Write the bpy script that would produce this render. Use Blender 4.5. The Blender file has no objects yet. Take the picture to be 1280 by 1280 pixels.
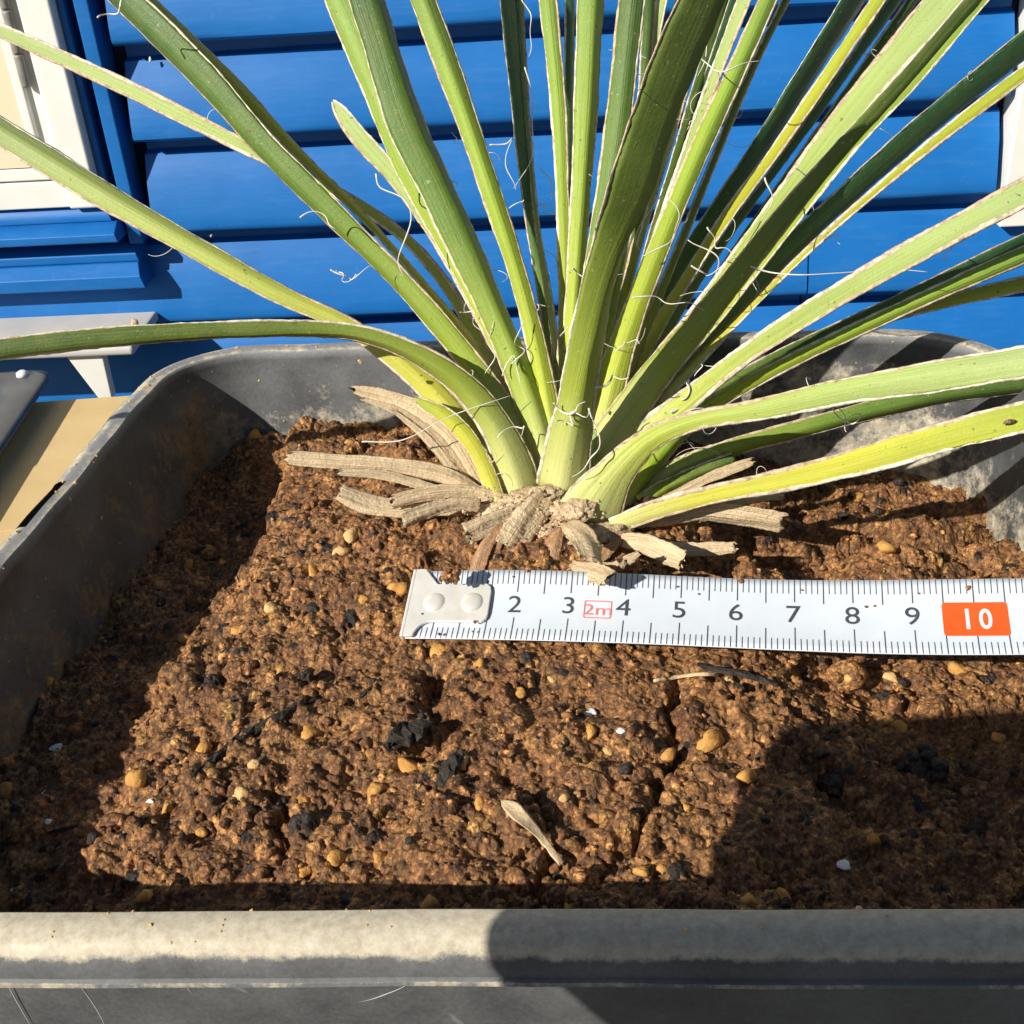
import bpy, bmesh, math, random
import numpy as np
from mathutils import Vector, Matrix

random.seed(7)
rng = np.random.default_rng(7)
sc = bpy.context.scene

# ------------------------------------------------------------------ camera
# everything below is laid out in centimetres with the lens at the origin;
# GROUND is the ground's height there. W() turns that into metres, ground at 0.
GROUND = -36.0
FPX = 1500.0
PITCH, ROLL = math.radians(32), math.radians(-4)
_F = np.array([0, math.cos(PITCH), -math.sin(PITCH)])
_U0 = np.array([0, math.sin(PITCH), math.cos(PITCH)])
_R0 = np.array([1.0, 0, 0])
_R = _R0 * math.cos(ROLL) + _U0 * math.sin(ROLL)
_U = _U0 * math.cos(ROLL) - _R0 * math.sin(ROLL)


def W(p):
    return (p[0] * .01, p[1] * .01, (p[2] - GROUND) * .01)


cam_d = bpy.data.cameras.new('camera')
cam = bpy.data.objects.new('camera', cam_d)
sc.collection.objects.link(cam)
cam_d.sensor_width = 36
cam_d.lens = 36 * FPX / 1280
cam_d.clip_start = .005
cam_d.clip_end = 200
m = Matrix(((_R[0], _U[0], -_F[0]), (_R[1], _U[1], -_F[1]), (_R[2], _U[2], -_F[2]))).to_4x4()
m.translation = Vector(W((0, 0, 0)))
cam.matrix_world = m
sc.camera = cam

# ------------------------------------------------------------------ light
SUN = np.array([-3.05, -2.4, 2.5])
SUN /= np.linalg.norm(SUN)
world = bpy.data.worlds.new('World')
sc.world = world
world.use_nodes = True
wn = world.node_tree
sky = wn.nodes.new('ShaderNodeTexSky')
sky.sky_type = 'NISHITA'
sky.sun_disc = False
sky.sun_elevation = math.asin(SUN[2])
sky.sun_rotation = math.atan2(SUN[0], SUN[1])
wn.links.new(sky.outputs[0], wn.nodes['Background'].inputs[0])
wn.nodes['Background'].inputs[1].default_value = .05
sl = bpy.data.lights.new('sun', 'SUN')
sl.energy = 5.0
sl.angle = math.radians(.53)
sl.color = (1, .94, .83)
so = bpy.data.objects.new('sun', sl)
sc.collection.objects.link(so)
so.rotation_euler = Vector(SUN).to_track_quat('Z', 'Y').to_euler()
so.location = (-3, -3, 3)
vs = sc.view_settings
vs.view_transform = 'Standard'
vs.look = 'None'
vs.exposure = 0.3
vs.gamma = 1
vs.use_curve_mapping = False
sc.cycles.max_bounces = 6


# ------------------------------------------------------------------ helpers
def ray(x, y):
    return _F + _R * (x - 640) / FPX - _U * (y - 640) / FPX


def onz(x, y, z):
    d = ray(x, y)
    return d * (z / d[2])


def dep(x, y, d):
    return ray(x, y) * d


def nrm(v):
    return v / (np.linalg.norm(v) + 1e-12)


C = sc.collection


def link(name, me, mat, parent=None, smooth=True):
    o = bpy.data.objects.new(name, me)
    C.objects.link(o)
    if mat is not None and len(me.materials) == 0:
        me.materials.append(mat)
    if smooth:
        me.polygons.foreach_set('use_smooth', [True] * len(me.polygons))
    if parent is not None:
        o.parent = parent
    return o


def mesh(name, verts, faces, mat, parent=None, smooth=True, cols=None, uvs=None):
    """verts in cm (camera frame), linked as one mesh object"""
    v = np.asarray(verts, float)
    vw = v * .01
    vw[:, 2] -= GROUND * .01
    if parent is not None:
        vw = vw - np.array(origin_of(parent))
    me = bpy.data.meshes.new(name)
    me.from_pydata(vw.tolist(), [], faces)
    if cols is not None:
        a = me.color_attributes.new('col', 'FLOAT_COLOR', 'POINT')
        c = np.ones((len(v), 4))
        c[:, :3] = cols
        a.data.foreach_set('color', c.ravel())
    if uvs is not None:
        a = me.attributes.new('uvm', 'FLOAT2', 'POINT')
        a.data.foreach_set('vector', np.asarray(uvs, float).ravel())
    me.update()
    return link(name, me, mat, parent, smooth)


def origin_of(o):
    l = np.zeros(3)
    while o is not None:
        l = l + np.array(o.location)
        o = o.parent
    return l


def thing(name, label, cat, at, group=None):
    o = bpy.data.objects.new(name, None)
    o.empty_display_size = .01
    C.objects.link(o)
    o.location = W(at)
    tag(o, label, cat, group)
    return o


def tag(o, label=None, cat=None, group=None, kind=None):
    if label: o['label'] = label
    if cat: o['category'] = cat
    if group: o['group'] = group
    if kind: o['kind'] = kind
    return o


def spline(P, n):
    """Catmull-Rom through rows of P, n samples, roughly even"""
    P = np.asarray(P, float)
    if len(P) == 2:
        t = np.linspace(0, 1, n)[:, None]
        return P[0] * (1 - t) + P[1] * t
    Q = np.vstack([2 * P[0] - P[1], P, 2 * P[-1] - P[-2]])
    seg = np.linalg.norm(np.diff(P[:, :3], axis=0), axis=1)
    cum = np.concatenate([[0], np.cumsum(seg)])
    out = []
    for s in np.linspace(0, cum[-1], n):
        i = min(max(np.searchsorted(cum, s) - 1, 0), len(P) - 2)
        t = (s - cum[i]) / max(seg[i], 1e-9)
        a, b, c, d = Q[i], Q[i + 1], Q[i + 2], Q[i + 3]
        out.append(.5 * (2 * b + (c - a) * t + (2 * a - 5 * b + 4 * c - d) * t * t + (3 * b - a - 3 * c + d) * t ** 3))
    return np.array(out)


def tube(P, R, k=6):
    """verts, faces of a tube along P (cm) with radii R"""
    P = np.asarray(P, float)
    n = len(P)
    R = np.broadcast_to(np.asarray(R, float), (n,))
    T = np.gradient(P, axis=0)
    V, Fc = [], []
    a = np.array([.3, .2, 1.0])
    for i in range(n):
        t = nrm(T[i])
        s = nrm(np.cross(t, a))
        b = np.cross(t, s)
        a = -np.cross(t, s) if False else a
        for j in range(k):
            th = 2 * math.pi * j / k
            V.append(P[i] + R[i] * (math.cos(th) * s + math.sin(th) * b))
    for i in range(n - 1):
        for j in range(k):
            Fc.append((i * k + j, i * k + (j + 1) % k, (i + 1) * k + (j + 1) % k, (i + 1) * k + j))
    Fc.append(tuple(range(k))[::-1])
    Fc.append(tuple((n - 1) * k + j for j in range(k)))
    return V, Fc


def box(c0, c1, ax=None, o=None):
    """axis box from corner c0 to c1 in the frame ax (3 rows) with origin o"""
    V = []
    for x in (c0[0], c1[0]):
        for y in (c0[1], c1[1]):
            for z in (c0[2], c1[2]):
                V.append((x, y, z))
    V = np.array(V, float)
    if ax is not None:
        V = V @ np.asarray(ax) + np.asarray(o)
    Fc = [(0, 1, 3, 2), (4, 6, 7, 5), (0, 4, 5, 1), (2, 3, 7, 6), (0, 2, 6, 4), (1, 5, 7, 3)]
    return V, Fc


def bevel(o, w, seg=2):
    b = o.modifiers.new('bevel', 'BEVEL')
    b.width = w * .01
    b.segments = seg
    b.limit_method = 'ANGLE'
    b.angle_limit = math.radians(40)
    w = o.modifiers.new('wn', 'WEIGHTED_NORMAL')
    w.keep_sharp = False
    return o


_perm = rng.permutation(512)
_perm = np.concatenate([_perm, _perm, _perm])
_grad = rng.normal(size=(512, 2))
_grad /= np.linalg.norm(_grad, axis=1)[:, None]


def perlin(x, y):
    xi = np.floor(x).astype(int)
    yi = np.floor(y).astype(int)
    xf, yf = x - xi, y - yi
    u = xf * xf * xf * (xf * (xf * 6 - 15) + 10)
    v = yf * yf * yf * (yf * (yf * 6 - 15) + 10)

    def g(a, b):
        h = _perm[(_perm[(xi + a) & 511] + yi + b) & 511]
        q = _grad[h]
        return q[..., 0] * (xf - a) + q[..., 1] * (yf - b)
    return ((g(0, 0) * (1 - u) + g(1, 0) * u) * (1 - v) + (g(0, 1) * (1 - u) + g(1, 1) * u) * v) * 1.5


def fbm(x, y, o=4):
    s, a = 0, 1.0
    for i in range(o):
        s = s + a * perlin(x * 2 ** i + 17.3 * i, y * 2 ** i + 9.1 * i)
        a *= .5
    return s


# ------------------------------------------------------------------ materials
class NT:
    def __init__(s, name, rough=.5, spec=.5):
        s.m = bpy.data.materials.new(name)
        s.m.use_nodes = True
        s.t = s.m.node_tree
        s.b = s.t.nodes['Principled BSDF']
        s.b.inputs['Roughness'].default_value = rough
        s.b.inputs['Specular IOR Level'].default_value = spec
        s.out = s.t.nodes['Material Output']

    def n(s, typ, **kw):
        q = s.t.nodes.new('ShaderNode' + typ)
        for k, v in kw.items():
            if k in q.inputs:
                q.inputs[k].default_value = v
            else:
                setattr(q, k, v)
        return q

    def l(s, a, b):
        s.t.links.new(a, b)

    def noise(s, scale, detail=4, rough=.55, vec=None, dist=0):
        q = s.n('TexNoise')
        q.inputs['Scale'].default_value = scale
        q.inputs['Detail'].default_value = detail
        q.inputs['Roughness'].default_value = rough
        q.inputs['Distortion'].default_value = dist
        if vec is None:
            if not hasattr(s, 'tc'):
                s.tc = s.n('TexCoord')
            vec = s.tc.outputs['Object']
        s.l(vec, q.inputs['Vector'])
        return q.outputs['Fac']

    def ramp(s, fac, stops):
        q = s.n('ValToRGB')
        e = q.color_ramp.elements
        while len(e) < len(stops):
            e.new(.5)
        for el, (p, c) in zip(e, stops):
            el.position = p
            el.color = (*c, 1) if len(c) == 3 else c
        s.l(fac, q.inputs[0])
        return q.outputs[0]

    def mix(s, fac, a, b, mode='MIX'):
        q = s.n('Mix', data_type='RGBA', blend_type=mode)
        for v, i in ((fac, 0), (a, 6), (b, 7)):
            if isinstance(v, (int, float)):
                q.inputs[i].default_value = v
            elif isinstance(v, tuple):
                q.inputs[i].default_value = (*v, 1)
            else:
                s.l(v, q.inputs[i])
        return q.outputs[2]

    def col(s, c):
        if isinstance(c, tuple):
            s.b.inputs['Base Color'].default_value = (*c, 1)
        else:
            s.l(c, s.b.inputs['Base Color'])

    def bump(s, h, strength=.3, dist=.0005):
        q = s.n('Bump')
        q.inputs['Strength'].default_value = strength
        q.inputs['Distance'].default_value = dist
        s.l(h, q.inputs['Height'])
        s.l(q.outputs[0], s.b.inputs['Normal'])

    def roughmap(s, fac, a, b):
        q = s.n('MapRange')
        q.inputs[3].default_value = a
        q.inputs[4].default_value = b
        s.l(fac, q.inputs[0])
        s.l(q.outputs[0], s.b.inputs['Roughness'])


def m_simple(name, c1, c2, scale, rough=.5, spec=.5, bump=.2, bscale=None, bdist=.0004):
    t = NT(name, rough, spec)
    f = t.noise(scale, 5)
    t.col(t.ramp(f, [(.3, c1), (.7, c2)]))
    t.bump(t.noise(bscale or scale * 4, 4), bump, bdist)
    return t.m


def m_attr_leaf():
    t = NT('leaf', .42, .45)
    a = t.n('Attribute', attribute_name='col')
    uv = t.n('Attribute', attribute_name='uvm')
    mp = t.n('Mapping')
    mp.inputs['Scale'].default_value = (7.5, .35, 1)
    t.l(uv.outputs['Vector'], mp.inputs[0])
    st = t.noise(1.0, 7, .68, mp.outputs[0], .3)
    blot = t.noise(260, 4, .6)
    c = t.mix(t.ramp(st, [(.35, (0, 0, 0)), (.65, (.8, .8, .8))]), a.outputs['Color'], t.mix(.6, a.outputs['Color'], (.60, .68, .35), 'MULTIPLY'))
    c = t.mix(t.ramp(blot, [(.4, (.0, .0, .0)), (.8, (.22, .22, .22))]), c, (.40, .42, .10))
    sp = t.noise(900, 2, .5)
    c = t.mix(t.ramp(sp, [(.69, (0, 0, 0)), (.75, (.7, .7, .7))]), c, (.12, .09, .03))
    sp2 = t.noise(1300, 2, .5, dist=.4)
    c = t.mix(t.ramp(sp2, [(.68, (0, 0, 0)), (.74, (.5, .5, .5))]), c, (.62, .60, .34))
    mp2 = t.n('Mapping')
    mp2.inputs['Scale'].default_value = (46, .8, 1)
    t.l(uv.outputs['Vector'], mp2.inputs[0])
    vn = t.noise(1.0, 3, .6, mp2.outputs[0])
    c = t.mix(t.ramp(vn, [(.35, (.3, .3, .3)), (.55, (0, 0, 0))]), c, t.mix(1.0, c, (.62, .7, .5), 'MULTIPLY'))
    t.col(c)
    lf = t.noise(1700, 3, .7)
    ma = t.n('Math', operation='MULTIPLY_ADD')
    t.l(lf, ma.inputs[0]); ma.inputs[1].default_value = .35
    t.l(st, ma.inputs[2])
    t.bump(ma.outputs[0], .55, .0005)
    t.roughmap(blot, .36, .55)
    tr = t.n('BsdfTranslucent')
    t.l(t.mix(1.0, c, (1.0, .95, .45), 'MULTIPLY'), tr.inputs[0])
    ms = t.n('MixShader')
    ms.inputs[0].default_value = .2
    t.l(t.b.outputs[0], ms.inputs[1])
    t.l(tr.outputs[0], ms.inputs[2])
    t.l(ms.outputs[0], t.out.inputs[0])
    return t.m


def m_attr(name, rough, spec, dark, scale, bump=.6, bscale=900, bdist=.0006, streak=False):
    t = NT(name, rough, spec)
    a = t.n('Attribute', attribute_name='col')
    if streak:
        uv = t.n('Attribute', attribute_name='uvm')
        mp = t.n('Mapping')
        mp.inputs['Scale'].default_value = (14, .7, 1)
        t.l(uv.outputs['Vector'], mp.inputs[0])
        f = t.noise(1.0, 5, .7, mp.outputs[0])
    else:
        f = t.noise(scale, 5, .65)
    c = t.mix(t.ramp(f, [(.34, (.65, .65, .65)), (.55, (0, 0, 0))]), a.outputs['Color'], dark)
    f2 = t.noise(bscale, 3, .7)
    c = t.mix(t.ramp(f2, [(.45, (0, 0, 0)), (.75, (.45, .45, .45))]), c, (.80, .63, .42))
    t.col(c)
    if streak:
        mm = t.n('Math', operation='ADD')
        t.l(f, mm.inputs[0])
        t.l(f2, mm.inputs[1])
        t.bump(mm.outputs[0], bump, bdist)
    else:
        t.bump(f2, bump, bdist)
    return t.m


def m_pot():
    t = NT('dusty_black_plastic', .45, .45)
    a = t.n('Attribute', attribute_name='col')          # r: dust film, g: soil splash
    sp = t.n('SeparateColor')
    t.l(a.outputs['Color'], sp.inputs[0])
    big = t.noise(60, 7, .65)
    fine = t.noise(1500, 4, .7)
    base = t.ramp(t.noise(60, 5), [(.3, (.022, .024, .028)), (.7, (.05, .053, .058))])
    # pale film of dust
    def blend(base_v, noises):
        v = base_v
        for nz, amp in noises:
            q = t.n('Math', operation='MULTIPLY_ADD')
            t.l(nz, q.inputs[0]); q.inputs[1].default_value = amp
            sb = t.n('Math', operation='SUBTRACT')
            t.l(v, sb.inputs[0]); sb.inputs[1].default_value = amp * .5
            t.l(sb.outputs[0], q.inputs[2])
            v = q.outputs[0]
        return v
    film = t.ramp(blend(sp.outputs[0], ((big, .6), (fine, .15))), [(.0, (.0, .0, .0)), (.25, (.3, .3, .3)), (.75, (.85, .85, .85))])
    c = t.mix(film, base, t.ramp(fine, [(.3, (.22, .225, .23)), (.7, (.30, .305, .31))]))
    # sandy dust and soil splashes
    mud = t.ramp(blend(sp.outputs[1], ((t.noise(95, 9, .78), .75), (t.noise(450, 6, .75), .35))), [(.20, (0, 0, 0)), (.34, (.92, .92, .92))])
    sandc = t.ramp(t.noise(700, 6, .75), [(.3, (.40, .34, .24)), (.7, (.68, .62, .49))])
    brownc = t.ramp(t.noise(500, 6, .75), [(.3, (.10, .065, .038)), (.7, (.40, .27, .15))])
    c = t.mix(mud, c, t.mix(sp.outputs[2], sandc, brownc))
    # fine scratches
    mp = t.n('Mapping')
    mp.inputs['Rotation'].default_value = (.3, .6, .9)
    mp.inputs['Scale'].default_value = (60, 2600, 60)
    t.l(t.tc.outputs['Object'], mp.inputs[0])
    scr = t.noise(1, 2, .5, mp.outputs[0], 1.2)
    c = t.mix(t.ramp(scr, [(.72, (0, 0, 0)), (.77, (.3, .3, .3))]), c, (.36, .36, .36))
    t.col(c)
    t.roughmap(film, .38, .8)
    t.bump(t.noise(500, 4, .6), .12, .0004)
    return t.m


def m_soil():
    t = NT('potting_soil', .88, .45)
    a = t.n('Attribute', attribute_name='col')
    f = t.noise(420, 5, .7)
    f2 = t.noise(2600, 4, .75)
    # warp so that grains are not tidy cells
    wv = t.n('TexNoise')
    wv.inputs['Scale'].default_value = 900
    wv.inputs['Detail'].default_value = 3
    t.l(t.tc.outputs['Object'], wv.inputs['Vector'])
    wm = t.n('Vector' + 'Math', operation='MULTIPLY_ADD')
    t.l(wv.outputs['Color'], wm.inputs[0])
    wm.inputs[1].default_value = (.0011, .0011, .0011)
    t.l(t.tc.outputs['Object'], wm.inputs[2])
    grains = []
    for sc_ in (1100, 2300):
        v = t.n('TexVoronoi')
        v.inputs['Scale'].default_value = sc_
        t.l(wm.outputs[0], v.inputs['Vector'])
        sp = t.n('SeparateColor')
        t.l(v.outputs['Color'], sp.inputs[0])
        grains.append((sp.outputs[0], v.outputs['Distance']))
    g1 = t.ramp(grains[0][0], [(.0, (.42, .40, .38)), (.3, (.82, .8, .78)), (.7, (1.0, 1.0, 1.0)), (.9, (1.25, 1.25, 1.2)), (1.0, (1.6, 1.6, 1.5))])
    g2 = t.ramp(grains[1][0], [(.0, (.5, .48, .46)), (.3, (.85, .83, .8)), (.65, (1.05, 1.05, 1.05)), (1.0, (1.45, 1.45, 1.4))])
    c = t.mix(1.0, a.outputs['Color'], g1, 'MULTIPLY')
    c = t.mix(1.0, c, g2, 'MULTIPLY')
    gap = t.ramp(grains[0][1], [(.5, (0, 0, 0)), (.8, (.6, .6, .6))])
    c = t.mix(gap, c, (.03, .019, .013))
    c = t.mix(t.ramp(f, [(.36, (.75, .75, .75)), (.5, (0, 0, 0))]), c, t.mix(1.0, c, (.40, .34, .32), 'MULTIPLY'))
    t.col(c)
    sm = t.n('Math', operation='MULTIPLY_ADD')
    t.l(grains[1][1], sm.inputs[0]); sm.inputs[1].default_value = -.6
    sm2 = t.n('Math', operation='MULTIPLY_ADD')
    t.l(grains[0][1], sm2.inputs[0]); sm2.inputs[1].default_value = -1.0
    t.l(f2, sm2.inputs[2])
    t.l(sm2.outputs[0], sm.inputs[2])
    t.bump(sm.outputs[0], .6, .0005)
    t.roughmap(f, .36, .72)
    return t.m


def m_blue(name='blue_paint'):
    t = NT(name, .38, .3)
    f = t.noise(14, 5, .6)
    g = t.noise(220, 4, .65)
    c = t.ramp(f, [(.3, (.007, .122, .40)), (.7, (.012, .150, .47))])
    c = t.mix(t.ramp(g, [(.62, (0, 0, 0)), (.8, (.22, .22, .22))]), c, (.10, .28, .66))
    mq = t.n('Mapping')
    mq.inputs['Scale'].default_value = (30, 30, 260)
    t.l(t.tc.outputs['Object'], mq.inputs[0])
    gr = t.noise(1.0, 6, .7, mq.outputs[0])
    c = t.mix(t.ramp(gr, [(.5, (0, 0, 0)), (.8, (.3, .3, .3))]), c, (.08, .22, .48))
    t.col(c)
    t.bump(gr, .2, .0006)
    t.roughmap(f, .32, .5)
    return t.m


M = {}
M['leaf'] = m_attr_leaf()
M['margin'] = m_attr('leaf_margin', .8, .2, (.22, .15, .09), 600, .5, 1200, .0004)
M['dead'] = m_attr('dead_leaf', .85, .2, (.20, .13, .07), 300, .8, 1300, .0006, streak=True)
M['pot'] = m_pot()
M['soil'] = m_soil()
M['blue'] = m_blue()
M['white'] = m_simple('white_paint', (.74, .73, .68), (.82, .81, .77), 60, .45, .5, .1)
M['cream'] = m_simple('cream_panel', (.74, .66, .46), (.78, .70, .52), 20, .5, .4, .05)
M['steel'] = m_simple('hinge_metal', (.20, .19, .17), (.34, .33, .30), 120, .45, .5, .2)
M['dark'] = m_simple('dark_backing', (.010, .014, .03), (.014, .02, .045), 40, .8, .2)
M['ground'] = m_simple('concrete', (.10, .10, .10), (.17, .165, .155), 12, .9, .2, .4, 90, .002)
M['card'] = m_simple('cardboard', (.58, .42, .20), (.66, .49, .25), 40, .75, .25, .25, 300)
M['tray'] = m_simple('slate_plastic', (.035, .042, .055), (.07, .08, .10), 50, .42, .5, .15)
M['grey'] = m_simple('pale_grey_ledge', (.46, .46, .47), (.58, .56, .52), 30, .6, .4, .2)
M['fibre'] = m_simple('leaf_fibre', (.62, .58, .50), (.80, .77, .70), 400, .6, .4, .1)
M['clay'] = m_simple('orange_clay', (.42, .20, .05), (.66, .36, .11), 500, .85, .2, .6, 1500, .0006)
M['clay2'] = m_simple('pale_clay', (.52, .32, .12), (.72, .50, .24), 500, .85, .2, .6, 1500, .0006)
M['bark'] = m_simple('dark_bark', (.016, .013, .011), (.06, .05, .04), 400, .8, .3, .8, 900, .001)
M['chip'] = m_simple('white_chip', (.66, .68, .68), (.80, .80, .78), 300, .6, .4, .4)
M['straw'] = m_simple('straw', (.52, .36, .20), (.72, .56, .36), 500, .7, .3, .5)
M['crust'] = m_attr('sandy_crust', .92, .15, (.26, .17, .09), 350, .8, 1500, .0008)
M['tape'] = m_simple('tape_white', (.56, .61, .68), (.60, .65, .71), 200, .33, .5, .03)
M['ink'] = m_simple('tape_ink', (.045, .05, .065), (.07, .075, .09), 300, .5, .4, .02)
M['red'] = m_simple('tape_red', (.70, .09, .015), (.76, .11, .02), 300, .4, .4, .02)
M['red2'] = m_simple('tape_red_line', (.66, .16, .14), (.72, .2, .18), 300, .5, .4, .02)
_t = NT('bright_metal', .28, .5)
_t.b.inputs['Metallic'].default_value = .3
_t.col(_t.ramp(_t.noise(300, 4), [(.3, (.70, .68, .63)), (.7, (.84, .82, .77))]))
_t.bump(_t.noise(700, 3), .06, .0002)
M['metal'] = _t.m
M['rivet'] = m_simple('rivet', (.76, .72, .66), (.84, .80, .74), 300, .22, .8, .03)
M['rivet'].node_tree.nodes['Principled BSDF'].inputs['Metallic'].default_value = .3
M['black'] = m_simple('phone_black', (.012, .012, .013), (.02, .02, .022), 80, .3, .5, .02)

# ------------------------------------------------------------------ ground and house
V = [(-3000, -3000, GROUND), (3000, -3000, GROUND), (3000, 3000, GROUND), (-3000, 3000, GROUND)]
tag(mesh('ground', V, [(0, 1, 2, 3)], M['ground'], smooth=False), 'grey concrete ground behind the pot', kind='structure')

WY = math.radians(-4)
Wx = np.array([math.cos(WY), math.sin(WY), 0])
Wn = np.array([math.sin(WY), -math.cos(WY), 0])       # out of the wall, to the camera
W0 = np.array([0, 75.0, 0])
WAX = np.array([Wx, Wn, [0, 0, 1]])


def wall_pt(u, d, z):
    return W0 + Wx * u + Wn * d + np.array([0, 0, z])


house = thing('blue_house', 'house wall of bright blue lap siding with white windows behind the pot', 'house', wall_pt(0, 0, GROUND))


def wbox(name, u, d, z, mat, parent, bev=.08, seg=2):
    V, Fc = box((u[0], d[0], z[0]), (u[1], d[1], z[1]), WAX, W0)
    o = mesh(name, V, Fc, mat, parent, smooth=False)
    if bev:
        bevel(o, bev, seg)
    return o


wbox('backing', (-140, 160), (-6, -.3), (GROUND, 120), M['dark'], house, 0)


def board(u0, u1, z0, z1, wob=0):
    prof = [(-.2, z0 + .1), (1.5, z0 - .03), (1.8, z0 + .06), (1.95, z0 + .22), (1.98, z0 + .45), (1.9, z0 + 1.1), (1.3, (z0 + z1) / 2 + .3), (.62, z1 - 1.25), (.52, z1 - 1.1), (-.12, z1 - .95), (-.1, z1 + .1), (-.2, z1 + .1)]
    n = 14
    V = []
    for i in range(n + 1):
        u = u0 + (u1 - u0) * i / n
        dz = .05 * math.sin(u * .13 + wob) + .03 * math.sin(u * .37 + 2 * wob)
        for k, (d, z) in enumerate(prof):
            V.append(wall_pt(u, d + (.03 * math.sin(u * .21 + k + wob)), z + dz))
    k = len(prof)
    Fc = []
    for i in range(n):
        for j in range(k):
            Fc.append((i * k + j, (i + 1) * k + j, (i + 1) * k + (j + 1) % k, i * k + (j + 1) % k))
    Fc.append(tuple(range(k)))
    Fc.append(tuple(n * k + j for j in range(k))[::-1])
    o = mesh('siding_board', V, Fc, M['blue'], house)
    o.data.set_sharp_from_angle(angle=math.radians(35))
    return o


edges = [-12.75, -18.35, -24.15, -30.15]
zs = [edges[0] + 5.75 * k for k in range(20, 0, -1)] + edges + [-35.9]
for i in range(len(zs) - 1):
    z1, z0 = zs[i], zs[i + 1]
    if z0 > -30:
        board(-21.25, 30.8, z0, z1, i * 1.7)
        if z1 > 60:
            board(-140, -21.75, z0, z1, i * 1.3)
        if z1 > 60:
            board(31.05, 160, z0, z1, i * 2.1)
    else:
        board(-140, 19.9, z0, z1, i * 1.7)
        board(20.0, 160, z0, z1, i * 2.3)
wbox('base_board', (-140, 160), (-.2, .7), (GROUND, -35.95), M['blue'], house, 0)
board(31.05, 160, -30.1, -26.6, 3.0)
# small marks on the siding: a nail hole and drips of pale paint
V, Fc = tube([wall_pt(29.0, .7, -21.6), wall_pt(29.0, 1.12, -21.6)], [.22, .2], 10)
mesh('nail_hole', V, Fc, M['dark'], house)
for (u, z, l) in ((28.6, -28.0, .9), (20.1, -27.6, .5), (17.6, -26.4, .3), (-19.5, -13.6, .25)):
    V, Fc = tube([wall_pt(u, 1.0, z), wall_pt(u + .03, 1.12, z - l * .5), wall_pt(u, 1.2, z - l)], [.05, .09, .05], 6)
    mesh('paint_drip', V, Fc, M['white'], house)

# left window: blue casing, white frame, hinged cream sash
win = wbox('window', (-25.85, -23.9), (.2, 3.0), (-21.9, 60), M['white'], house, .2, 3)
win['label'] = 'white framed window with cream sash in blue casing'
wbox('frame_rail', (-100, -25.85), (.2, 2.7), (-21.85, -20.2), M['white'], win, .12, 3)
wbox('sash_rail', (-100, -25.9), (.2, 2.68), (-20.1, -19.3), M['white'], win, .1, 3)
wbox('frame_gap', (-26.75, -25.85), (.2, 2.5), (-19.25, 60), M['white'], win, 0)
wbox('sash_stile', (-27.4, -26.75), (.2, 2.85), (-19.25, 60), M['white'], win, .15, 3)
wbox('pane', (-100, -27.4), (.2, 2.75), (-19.25, 60), M['cream'], win, 0)
for z0, z1 in ((-14.5, -12.7), (-12.65, -10.3), (-10.25, -7.9)):
    V, Fc = tube([wall_pt(-26.5, 2.95, z0), wall_pt(-26.5, 2.95, z0 + .12), wall_pt(-26.5, 2.95, z1 - .12), wall_pt(-26.5, 2.95, z1)], [.27, .3, .3, .27], 12)
    mesh('hinge', V, Fc, M['steel'], win)
cas = wbox('window_casing', (-23.85, -23.45), (-.2, 2.2), (-23.4, 60), M['blue'], win, .08)
wbox('casing_strip', (-23.4, -22.95), (-.2, .2), (-24.4, 60), M['blue'], win, .05)
wbox('casing_strip', (-22.95, -22.05), (-.2, 2.1), (-24.6, 60), M['blue'], win, .12)
for (ue, zt, zb, d1, d2) in ((-23.5, -22.0, -22.9, 2.3, 2.6), (-23.0, -22.9, -23.9, 2.5, 3.7), (-22.4, -24.6, -25.6, 1.9, 2.5), (-22.1, -25.6, -27.1, 2.6, 3.3)):
    # sloped sill pieces, mitred a little at the end
    V = []
    for u in (-100, ue):
        for d, z in ((-.2, zb), (d2 - .1, zb), (d2, zb + .12), (d2, zb + (zt - zb) * .55), (d1, zt), (-.2, zt)):
            V.append(wall_pt(u + (.25 * (z - zb) if u > -50 else 0) * -1, d, z))
    Fc = [tuple(range(6)), tuple(range(11, 5, -1))] + [(j, 6 + j, 6 + (j + 1) % 6, (j + 1) % 6) for j in range(6)]
    bevel(mesh('sill', V, Fc, M['blue'], win, smooth=False), .06)
# right window
win2 = wbox('window', (31.2, 33.6), (-.2, 2.4), (-26.0, 60), M['white'], house, .15, 3)
win2['label'] = 'white window frame at the right end of the siding'
wbox('frame_stile', (33.65, 35.0), (-.2, 1.7), (-25.9, 60), M['white'], win2, .1)
wbox('frame_rail', (33.65, 120), (-.2, 2.2), (-26.0, -23.0), M['white'], win2, .12)
wbox('pane', (35, 120), (-.2, 1.2), (-23, 60), M['cream'], win2, 0)
V, Fc = tube([wall_pt(32.0, 2.3, -20.0), wall_pt(32.0, 2.42, -20.0)], [.14, .12], 10)
mesh('screw', V, Fc, M['grey'], win2)

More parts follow.
